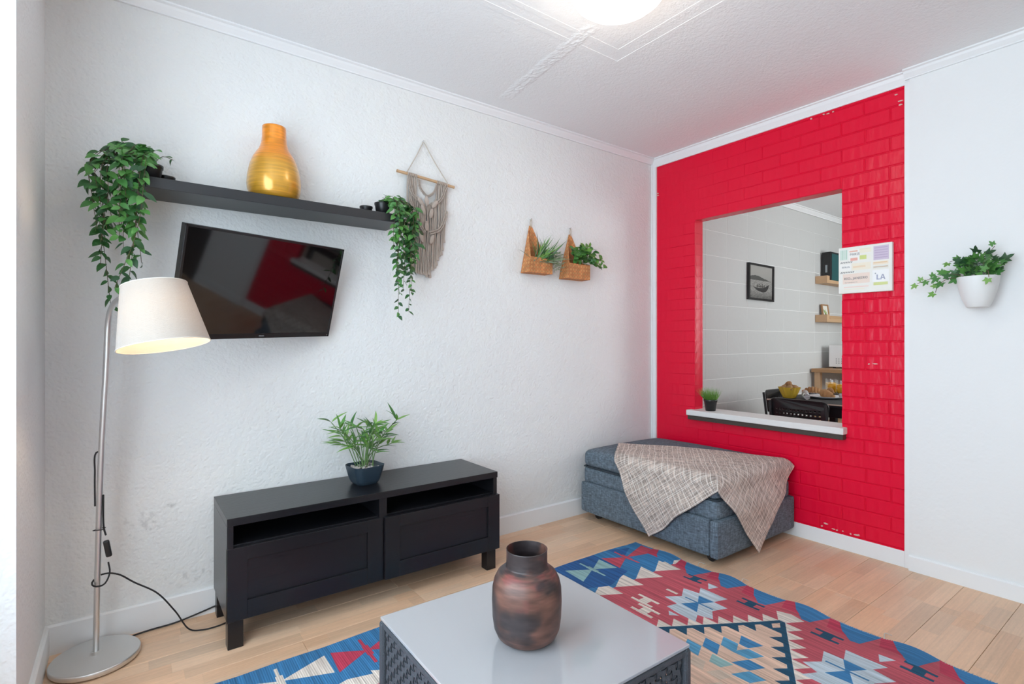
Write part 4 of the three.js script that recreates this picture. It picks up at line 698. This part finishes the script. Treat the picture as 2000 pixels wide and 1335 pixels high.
// ivy in a white wall planter
{
  const O = V(-0.1, 1.328, 1.935), t = thing('ivy_planter', 'trailing ivy in a white wall planter on the smooth white wall', 'plant', O.toArray());
  obj('pot', lathe([[0, 0], [0.036, 0], [0.042, 0.004], [0.055, 0.035], [0.067, 0.075], [0.0745, 0.115], [0.077, 0.143], [0.0735, 0.143], [0.07, 0.115], [0, 0.11]], 48), phys([0.80, 0.80, 0.79], { roughness: 0.45 }), t);
  obj('soil', new THREE.CylinderGeometry(0.069, 0.069, 0.004, 32).translate(0, 0.122, 0), M.soil, t);
  const geos = [ivyGeo(0.037), ivyGeo(0.031), ivyGeo(0.044)], gm = [...GREENS, LIME[2]];
  for (let k = 0; k < 84; k++) { const a = rr(0, 6.28), r = rr(0.01, 0.075), p = V(Math.cos(a) * r * 0.9, 0.14 + rr(0, 0.12) * (1 - r / 0.16), Math.sin(a) * r); addLeaf(t, pick(geos), pick(gm), p, V(Math.cos(a) * 0.7 - 0.2, rr(-0.2, 0.8), Math.sin(a) * 0.9 + rr(-0.3, 0.3)), V(-1, rr(0.2, 0.8), rr(-0.4, 0.4)), rr(0.8, 1.15)); }
  for (const [pts, n] of [[[[0, 0.14, -0.03], [-0.03, 0.165, -0.10], [-0.03, 0.15, -0.16], [-0.02, 0.13, -0.225]], 9], [[[0, 0.14, -0.04], [-0.04, 0.14, -0.1], [-0.03, 0.11, -0.14], [-0.03, 0.08, -0.15]], 5], [[[0, 0.14, 0.0], [0, 0.23, 0.03], [-0.01, 0.275, 0.06]], 4], [[[0, 0.14, -0.02], [-0.02, 0.23, -0.06], [-0.02, 0.22, -0.1]], 3], [[[-0.03, 0.14, 0.02], [-0.075, 0.16, 0.05], [-0.085, 0.13, 0.055]], 3]]) {
    const c = new THREE.CatmullRomCurve3(pts.map((p) => V(...p))); obj('vine', new THREE.TubeGeometry(c, 12, 0.0013, 4), mat([0.16, 0.09, 0.06]), t);
    for (let i = 0; i < n; i++) addLeaf(t, geos[i % 2], pick(i > n / 2 ? [LIME[0], LIME[1], GREENS[2]] : gm), c.getPointAt((i + 1) / n), V(-0.3, rr(-0.5, 0.5) + (i % 2 ? 0.5 : -0.4), -0.4 + rr(-0.4, 0.4)), V(-1, 0.4, rr(-0.3, 0.3)), i > n / 2 ? 0.85 : 1.05);
  }
}

// ---------------------------------------------------------------- canvas print on the bricks
{
  const art = canvasTex(1024, 1016, (g, w, h) => {
    const R = (c, x, y, a, b) => { g.fillStyle = c; g.fillRect(x * w, y * h, a * w, b * h); }, T = (s, x, y, px, c, st = 'bold', al = 'left') => { g.fillStyle = c; g.font = st + ' ' + px + 'px sans-serif'; g.textAlign = al; g.fillText(s, x * w, y * h); };
    R('#f1eee6', 0, 0, 1, 1); R('#e8ece6', 0.02, 0.03, 0.16, 0.24); for (let i = 0; i < 4; i++) R(i % 2 ? '#bcd6c6' : '#cfe0d4', 0.03 + i * 0.036, 0.05, 0.026, 0.21);
    R('#f6f2ec', 0.2, 0.06, 0.2, 0.24); R('#eab9a6', 0.21, 0.08, 0.16, 0.03); T('PARIS', 0.215, 0.185, 72, '#8f8f92'); R('#efb2a4', 0.23, 0.24, 0.14, 0.06);
    R('#f3ecd8', 0.41, 0.05, 0.22, 0.1); R('#ece5cf', 0.41, 0.06, 0.2, 0.02); R('#d3dd8c', 0.41, 0.2, 0.13, 0.09); R('#f2efe0', 0.56, 0.2, 0.06, 0.09);
    R('#d3c4d6', 0.67, 0.04, 0.28, 0.3); for (let i = 0; i < 5; i++) R('#c2afc8', 0.69, 0.07 + i * 0.052, 0.24, 0.022);
    for (const [y, n] of [[0.31, 7], [0.53, 8]]) for (let i = 0; i < n; i++) { g.save(); g.translate((0.05 + i * 0.034) * w, y * h); g.transform(1, 0, -0.6, 1, 0, 0); g.fillStyle = '#5d5f66'; g.fillRect(0, 0, 0.017 * w, 0.03 * h); g.restore(); }
    R('#f6f3ee', 0.02, 0.36, 0.22, 0.15); T('BERLIN', 0.06, 0.445, 46, '#8a8c92'); R('#f4ead6', 0.26, 0.36, 0.36, 0.15); R('#f0d9bd', 0.28, 0.42, 0.24, 0.04);
    R('#f3e3cd', 0.66, 0.37, 0.28, 0.07); R('#e9c9a0', 0.67, 0.385, 0.25, 0.02); R('#e8e4da', 0.66, 0.46, 0.28, 0.06); R('#c6a57e', 0.67, 0.48, 0.26, 0.012);
    R('#f2ddd0', 0.08, 0.58, 0.52, 0.22); T('RIO', 0.10, 0.71, 76, '#7f7c7c'); T('de', 0.232, 0.71, 30, '#7f7c7c'); T('JANEIRO', 0.275, 0.71, 72, '#7f7c7c'); T('the marvellous city', 0.12, 0.78, 30, '#8c8480', 'normal');
    R('#f6f5f3', 0.65, 0.55, 0.3, 0.25); T('LA', 0.80, 0.755, 150, '#a4a7bd', 'bold', 'center'); T('*', 0.69, 0.65, 60, '#8a8c92'); R('#d9df9a', 0.67, 0.81, 0.26, 0.06); R('#f4d9cd', 0.1, 0.86, 0.48, 0.025); R('#f4ead6', 0.1, 0.91, 0.4, 0.02);
  });
  const t = thing('canvas_print', 'square canvas print of pastel city names on the red bricks', 'picture', [0, 1.44, 1.446]);
  obj('canvas', rbox(-0.026, -0.002, 0, 0.257, -0.129, 0.129, 0.003), mat([0.84, 0.83, 0.80], { roughness: 0.8 }), t);
  obj('print', new THREE.PlaneGeometry(0.254, 0.253).rotateY(-Math.PI / 2).translate(-0.0264, 0.1285, 0), mat([1, 1, 1], { map: art, roughness: 0.75 }), t);
}
// ---------------------------------------------------------------- kitchen
{
  const boat = canvasTex(512, 384, (g, w, h) => {
    const im = g.createImageData(w, h), d = im.data;
    for (let y = 0; y < h; y++) for (let x = 0; x < w; x++) { const u = x / w, v = y / h, hill = 0.36 - 0.07 * Math.sin(u * 4.2 + 0.4) + 0.02 * vnoise(u * 30, 1, 99, 99, 3); let k = v < hill ? 0.66 - 0.15 * v : v < 0.44 ? 0.30 : 0.56 + 0.2 * (vnoise(u * 24, v * 90, 24, 90, 5) - 0.5) - 0.18 * smooth(0.7, 1, v); const i = (y * w + x) * 4; d[i] = k * 255; d[i + 1] = k * 252; d[i + 2] = k * 244; d[i + 3] = 255; }
    g.putImageData(im, 0, 0); g.fillStyle = '#2c2b2a'; g.beginPath(); g.moveTo(60, 225); g.quadraticCurveTo(120, 275, 330, 250); g.lineTo(440, 205); g.quadraticCurveTo(420, 290, 330, 305); g.quadraticCurveTo(160, 310, 60, 225); g.fill();
    g.fillStyle = '#57544f'; g.fillRect(150, 235, 170, 9); for (let i = 0; i < 5; i++) { g.fillStyle = '#1f1e1e'; g.beginPath(); g.arc(180 + i * 38, 226 - (i % 2) * 8, 9, 0, 7); g.fill(); g.fillRect(172 + i * 38, 230, 16, 22); } g.strokeStyle = '#2a2928'; g.lineWidth = 3; g.beginPath(); g.moveTo(200, 230); g.lineTo(130, 300); g.moveTo(300, 235); g.lineTo(380, 310); g.stroke();
  });
  const t = thing('boat_picture', 'black framed grey photograph of a rowing boat on the tiled wall', 'picture', [1.56, 1.56, 0], 0);
  const w = 0.225, h = 0.34, b = 0.018; t.rotation.z = -0.012;
  obj('frame', [rbox(-w, w, 0, b, 0.002, 0.026, 0.002), rbox(-w, w, h - b, h, 0.002, 0.026, 0.002), rbox(-w, -w + b, b, h - b, 0.002, 0.026, 0.002), rbox(w - b, w, b, h - b, 0.002, 0.026, 0.002)], M.blackPlastic, t);
  obj('photograph', new THREE.PlaneGeometry(2 * w - 2 * b, h - 2 * b).translate(0, h / 2, 0.012), mat([1, 1, 1], { map: boat, roughness: 0.5 }), t);
}
function ledge(y, label) {
  const t = thing('picture_ledge', label, 'shelf', [3.2, y, 0]), x0 = -0.505, x1 = 0.505;
  obj('shelf_board', rbox(x0, x1, 0, 0.014, 0.001, 0.12, 0.001), M.pine, t); obj('front_lip', rbox(x0 + 0.06, x1, 0.014, 0.034, 0.108, 0.12, 0.001), M.pine, t); obj('end_block', rbox(x0, x0 + 0.06, 0.014, 0.078, 0.012, 0.12, 0.0015), M.pine, t); obj('back_board', rbox(x0, x1, 0.014, 0.078, 0.001, 0.012, 0.001), M.pine, t);
}
ledge(1.795, 'pale wooden picture ledge under the black and teal box'); ledge(1.383, 'pale wooden picture ledge under the small wooden photo frame');
{
  const t = thing('teal_box', 'black box with teal front standing on the upper ledge', 'box', [2.82, 1.809, 0.014]);
  obj('body', rbox(0, 0.3, 0, 0.33, 0, 0.09, 0.003), M.blackPlastic, t); obj('front_sheet', slab(0.025, 0.23, 0.012, 0.31, 0.0895, 0.0915), phys([0.012, 0.10, 0.105], { roughness: 0.3, bumpMap: withRep(woodStreak, 8), bumpScale: 0.001 }), t); obj('side_label', slab(-0.001, 0.001, 0.11, 0.19, 0.035, 0.055), mat([0.35, 0.4, 0.42]), t);
}
{
  const pc = canvasTex(128, 160, (g, w, h) => { g.fillStyle = '#e6e4dc'; g.fillRect(0, 0, w, h); for (let i = 0; i < 14; i++) { g.fillStyle = ['#4f7a35', '#86a842', '#a8b85a', '#37552c'][i % 4]; g.beginPath(); g.ellipse(36 + (i * 29) % 60, 60 + (i * 17) % 75, 6, 24, (i % 5 - 2) * 0.3, 0, 7); g.fill(); } g.fillStyle = '#8a7a68'; g.fillRect(38, 122, 52, 30); });
  const t = thing('photo_frame', 'small wooden photo frame with a plant print on the lower ledge', 'picture', [2.86, 1.3972, 0.035], 0); t.rotation.x = -0.13;
  const w = 0.075, h = 0.18, b = 0.013; obj('frame', [rbox(-w, w, 0, b, 0, 0.02, 0.003), rbox(-w, w, h - b, h, 0, 0.02, 0.003), rbox(-w, -w + b, b, h - b, 0, 0.02, 0.003), rbox(w - b, w, b, h - b, 0, 0.02, 0.003)], M.oak, t);
  obj('print', slab(-w + b, w - b, b, h - b, 0.004, 0.009), mat([1, 1, 1], { roughness: 0.5 }), t); obj('picture', new THREE.PlaneGeometry(2 * w - 2 * b, h - 2 * b).translate(0, h / 2, 0.0095), mat([1, 1, 1], { map: pc, roughness: 0.5 }), t);
}
{
  const t = thing('side_table', 'wooden kitchen side table against the tiles carrying the microwave', 'table', [3.03, 0, 0.27]);
  obj('table_top', rbox(-0.46, 0.46, 0.852, 0.89, -0.255, 0.2, 0.003), M.oak, t);
  for (const sx of [-1, 1]) for (const sz of [-1, 1]) obj('leg', rbox(sx * 0.4 - 0.028, sx * 0.4 + 0.028, 0, 0.852, (sz < 0 ? -0.21 : 0.15) - 0.028, (sz < 0 ? -0.21 : 0.15) + 0.028, 0.003), M.pine, t);
  obj('apron', [rbox(-0.37, 0.37, 0.77, 0.85, 0.13, 0.15, 0.002), rbox(-0.37, 0.37, 0.30, 0.33, -0.2, 0.16, 0.002), rbox(-0.37, 0.37, 0.52, 0.55, -0.2, 0.16, 0.002)], M.pine, t);
}
{
  const t = thing('microwave', 'white microwave oven with side vents on the side table', 'microwave', [3.05, 0.89, 0.24]);
  obj('casing', rbox(-0.22, 0.22, 0.012, 0.245, -0.16, 0.15, 0.006), M.white, t);
  const v = []; for (let i = 0; i < 9; i++) for (let j = 0; j < 3; j++) v.push(slab(-0.2215, -0.219, 0.05 + j * 0.022, 0.062 + j * 0.022, -0.09 + i * 0.026, -0.082 + i * 0.026)); obj('vents', v, mat([0.3, 0.3, 0.3]), t).userData.kind = 'stuff';
  obj('door', rbox(-0.215, 0.1, 0.02, 0.24, 0.15, 0.165, 0.004), M.blackPlastic, t); obj('control_panel', rbox(0.105, 0.215, 0.02, 0.24, 0.15, 0.163, 0.003), M.white, t);
  for (const x of [-0.18, 0.18]) for (const z of [-0.12, 0.1]) obj('foot', new THREE.CylinderGeometry(0.014, 0.014, 0.012, 12).translate(x, 0.006, z), M.blackPlastic, t);
}
{
  const t = thing('dining_table', 'black dining table laid for breakfast beyond the hatch', 'table', [1.23, 0, 1.0]);
  obj('table_top', rbox(-0.56, 0.5, 0.715, 0.735, -0.46, 0.56, 0.003), M.blackWood, t); obj('edge_band', rbox(-0.563, 0.503, 0.7355, 0.7395, -0.463, 0.563, 0.001), M.blackMatte, t); obj('edge_strip', rbox(-0.564, -0.56, 0.731, 0.7395, -0.46, 0.56, 0.001), mat([0.5, 0.38, 0.3]), t);
  for (const sx of [-0.5, 0.44]) for (const sz of [-0.4, 0.5]) obj('leg', rbox(sx - 0.025, sx + 0.025, 0, 0.715, sz - 0.025, sz + 0.025, 0.003), M.blackWood, t);
  obj('apron', [rbox(-0.5, 0.44, 0.64, 0.715, -0.41, -0.39, 0.002), rbox(-0.51, -0.49, 0.64, 0.715, -0.4, 0.5, 0.002), rbox(-0.5, 0.44, 0.64, 0.715, 0.49, 0.51, 0.002)], M.blackWood, t);
}
function chair(x, z, turn, label) {       // faces +z of its own; back at -z
  const t = thing('dining_chair', label, 'chair', [x, 0, z], turn, 'black kitchen chairs'), w = 0.2, m = M.blackPlastic;
  const s = new THREE.Shape(); s.moveTo(-w + 0.02, 0); s.lineTo(w - 0.02, 0); s.lineTo(w - 0.005, 0.13); s.quadraticCurveTo(w - 0.005, 0.175, w - 0.06, 0.175); s.lineTo(-w + 0.06, 0.175); s.quadraticCurveTo(-w + 0.005, 0.175, -w + 0.005, 0.13);
  for (let r = 0; r < 3; r++) for (let c = 0; c < 12; c++) { const h = new THREE.Path(), a = -0.143 + c * 0.026, b = 0.045 + r * 0.03, q = 0.0085; h.moveTo(a - q, b - q); h.lineTo(a - q, b + q); h.lineTo(a + q, b + q); h.lineTo(a + q, b - q); s.holes.push(h); }
  const bg = new THREE.ExtrudeGeometry(s, { depth: 0.008, bevelEnabled: true, bevelSize: 0.002, bevelThickness: 0.002, bevelSegments: 1, curveSegments: 8 }); const p = bg.attributes.position; for (let i = 0; i < p.count; i++) p.setZ(i, p.getZ(i) + 0.9 * p.getX(i) ** 2); bg.computeVertexNormals();
  obj('backrest', bg.rotateX(-0.12).translate(0, 0.595, -0.20), m, t);
  obj('seat', cushion(0.39, 0.03, 0.39, 0.012, 0, 10).translate(0, 0.425, 0), m, t);
  for (const k of [-1, 1]) { obj('back_post', tube([V(k * (w - 0.01), 0.0, -0.19), V(k * (w - 0.01), 0.44, -0.165), V(k * (w - 0.012), 0.62, -0.185), V(k * (w - 0.016), 0.755, -0.205)], 0.0095, 20, 8), M.blackMatte, t); obj('leg', bar(V(k * (w - 0.01), 0, 0.19), V(k * (w - 0.02), 0.43, 0.17), 0.0095), M.blackMatte, t); obj('stretcher', bar(V(k * (w - 0.012), 0.2, -0.18), V(k * (w - 0.012), 0.2, 0.18), 0.007), M.blackMatte, t); }
  return t;
}
chair(0.66, 0.86, Math.PI / 2, 'black chair with perforated back turned to the hatch');
chair(1.17, 0.55, 0.0, 'black chair pushed against the tiled wall side of the table');
chair(1.97, 0.78, -Math.PI / 2, 'black chair at the far side of the dining table');
const TY = 0.7396;
{
  const t = thing('chip_bowl', 'fluted yellow glass bowl heaped with pastries', 'bowl', [0.84, TY, 0.625]);
  const g = lathe([[0, 0.002], [0.038, 0.002], [0.045, 0.006], [0.058, 0.04], [0.075, 0.085], [0.072, 0.085], [0.055, 0.042], [0.04, 0.012], [0, 0.01]], 60), p = g.attributes.position; for (let i = 0; i < p.count; i++) { const a = Math.atan2(p.getZ(i), p.getX(i)), k = 1 + 0.06 * Math.sin(a * 12) * smooth(0.01, 0.04, p.getY(i)); p.setX(i, p.getX(i) * k); p.setZ(i, p.getZ(i) * k); } g.computeVertexNormals();
  obj('bowl', g, phys([0.75, 0.52, 0.06], { roughness: 0.15, transmission: 0.35, thickness: 0 }), t);
}
const bread = [mat([0.58, 0.30, 0.12], { roughness: 0.7, bumpMap: withRep(fineBump, 4), bumpScale: 0.003 }), mat([0.66, 0.40, 0.18], { roughness: 0.7, bumpMap: withRep(fineBump, 4), bumpScale: 0.003 })];
function roll(x, y, z, l, r, turn, label, group) {      // a croissant: a bent spindle of rolled segments
  const t = thing('croissant', label, 'pastry', [x, y, z], turn, group), g = [];
  for (let i = 0; i < 7; i++) { const u = i / 6 - 0.5; g.push(new THREE.SphereGeometry(1, 14, 10).scale(l / 9, r * (1 - 2.2 * u * u), r * 0.95 * (1 - 2.2 * u * u)).rotateY(u * 1.2).translate(u * l, r * 0.95 * (1 - 2.2 * u * u) + 0.0, u * u * l * 0.6)); }
  obj('crust', g, pick(bread), t);
}
for (let k = 0; k < 6; k++) { const a = k * 1.05; roll(0.84 + (k < 5 ? 0.036 * Math.cos(a * 1.2) : 0), TY + (k < 5 ? 0.066 : 0.092), 0.625 + (k < 5 ? 0.036 * Math.sin(a * 1.2) : 0), 0.06, 0.02, a * 2, 'small golden pastry heaped in the yellow bowl', 'pastries in the yellow bowl'); }
for (const [x, z, r, lab] of [[1.05, 0.80, 0.125, 'white plate nearest the perforated chair back'], [1.30, 0.63, 0.11, 'white plate beside the glasses of juice']]) { const t = thing('plate', lab, 'plate', [x, TY, z]); obj('dish', lathe([[0, 0.003], [r * 0.6, 0.003], [r * 0.66, 0.001], [r, 0.016], [r * 0.99, 0.019], [r * 0.66, 0.006], [0, 0.006]], 48), phys([0.78, 0.80, 0.84], { roughness: 0.15 }), t); }
roll(1.05, TY + 0.0075, 0.79, 0.15, 0.032, 0.9, 'golden croissant on the plate nearest the perforated chair back');
roll(1.28, TY + 0.0085, 0.60, 0.13, 0.03, 2.0, 'golden croissant on the plate beside the juice');
roll(1.36, TY + 0.012, 0.70, 0.10, 0.025, 0.5, 'small bread roll on the plate beside the juice');
for (const [x, z, label] of [[1.50, 0.66, 'glass of orange juice beside the far plate'], [1.46, 0.745, 'fuller glass of orange juice beside the croissant plate'], [1.62, 0.60, 'glass of orange juice behind the other two']]) {
  const t = thing('juice_glass', label, 'glass', [x, TY, z]);
  obj('tumbler', lathe([[0, 0.001], [0.028, 0.001], [0.036, 0.02], [0.042, 0.06], [0.040, 0.115], [0.0385, 0.115], [0.0405, 0.06], [0.0345, 0.02], [0.027, 0.006], [0, 0.006]], 36), M.glass, t);
  obj('juice', lathe([[0, 0.007], [0.026, 0.007], [0.034, 0.022], [0.0398, 0.06], [0.0395, 0.082], [0, 0.082]], 32), phys([0.80, 0.42, 0.03], { roughness: 0.25 }), t);
}
for (const [x, z, turn, label] of [[0.90, 0.72, 0.5, 'rolled grey and white napkin beside the yellow bowl'], [1.2, 0.92, -0.4, 'rolled grey and white napkin beside the nearest plate']]) {
  const st = canvasTex(64, 64, (g) => { g.fillStyle = '#d8d4cf'; g.fillRect(0, 0, 64, 64); g.fillStyle = '#55525a'; for (let i = 0; i < 4; i++) g.fillRect(0, i * 16, 64, 7); });
  const t = thing('napkin', label, 'napkin', [x, TY, z], turn), mm = mat([1, 1, 1], { map: st, roughness: 1 });
  obj('cloth', [new THREE.CylinderGeometry(0.02, 0.016, 0.1, 16).rotateZ(Math.PI / 2).translate(-0.05, 0.0225, 0), new THREE.CylinderGeometry(0.017, 0.034, 0.07, 16, 3).scale(1, 1, 0.75).rotateZ(Math.PI / 2).translate(0.03, 0.0265, 0)], mm, t); obj('napkin_ring', new THREE.TorusGeometry(0.019, 0.004, 8, 24).rotateY(Math.PI / 2).translate(0.0, 0.023, 0), M.steel, t);
}

scene.traverse((o) => { if (o.isMesh) { o.castShadow = true; o.receiveShadow = true; } if (o.isPointLight || o.isSpotLight) o.castShadow = true; });
renderer.render(scene, camera);
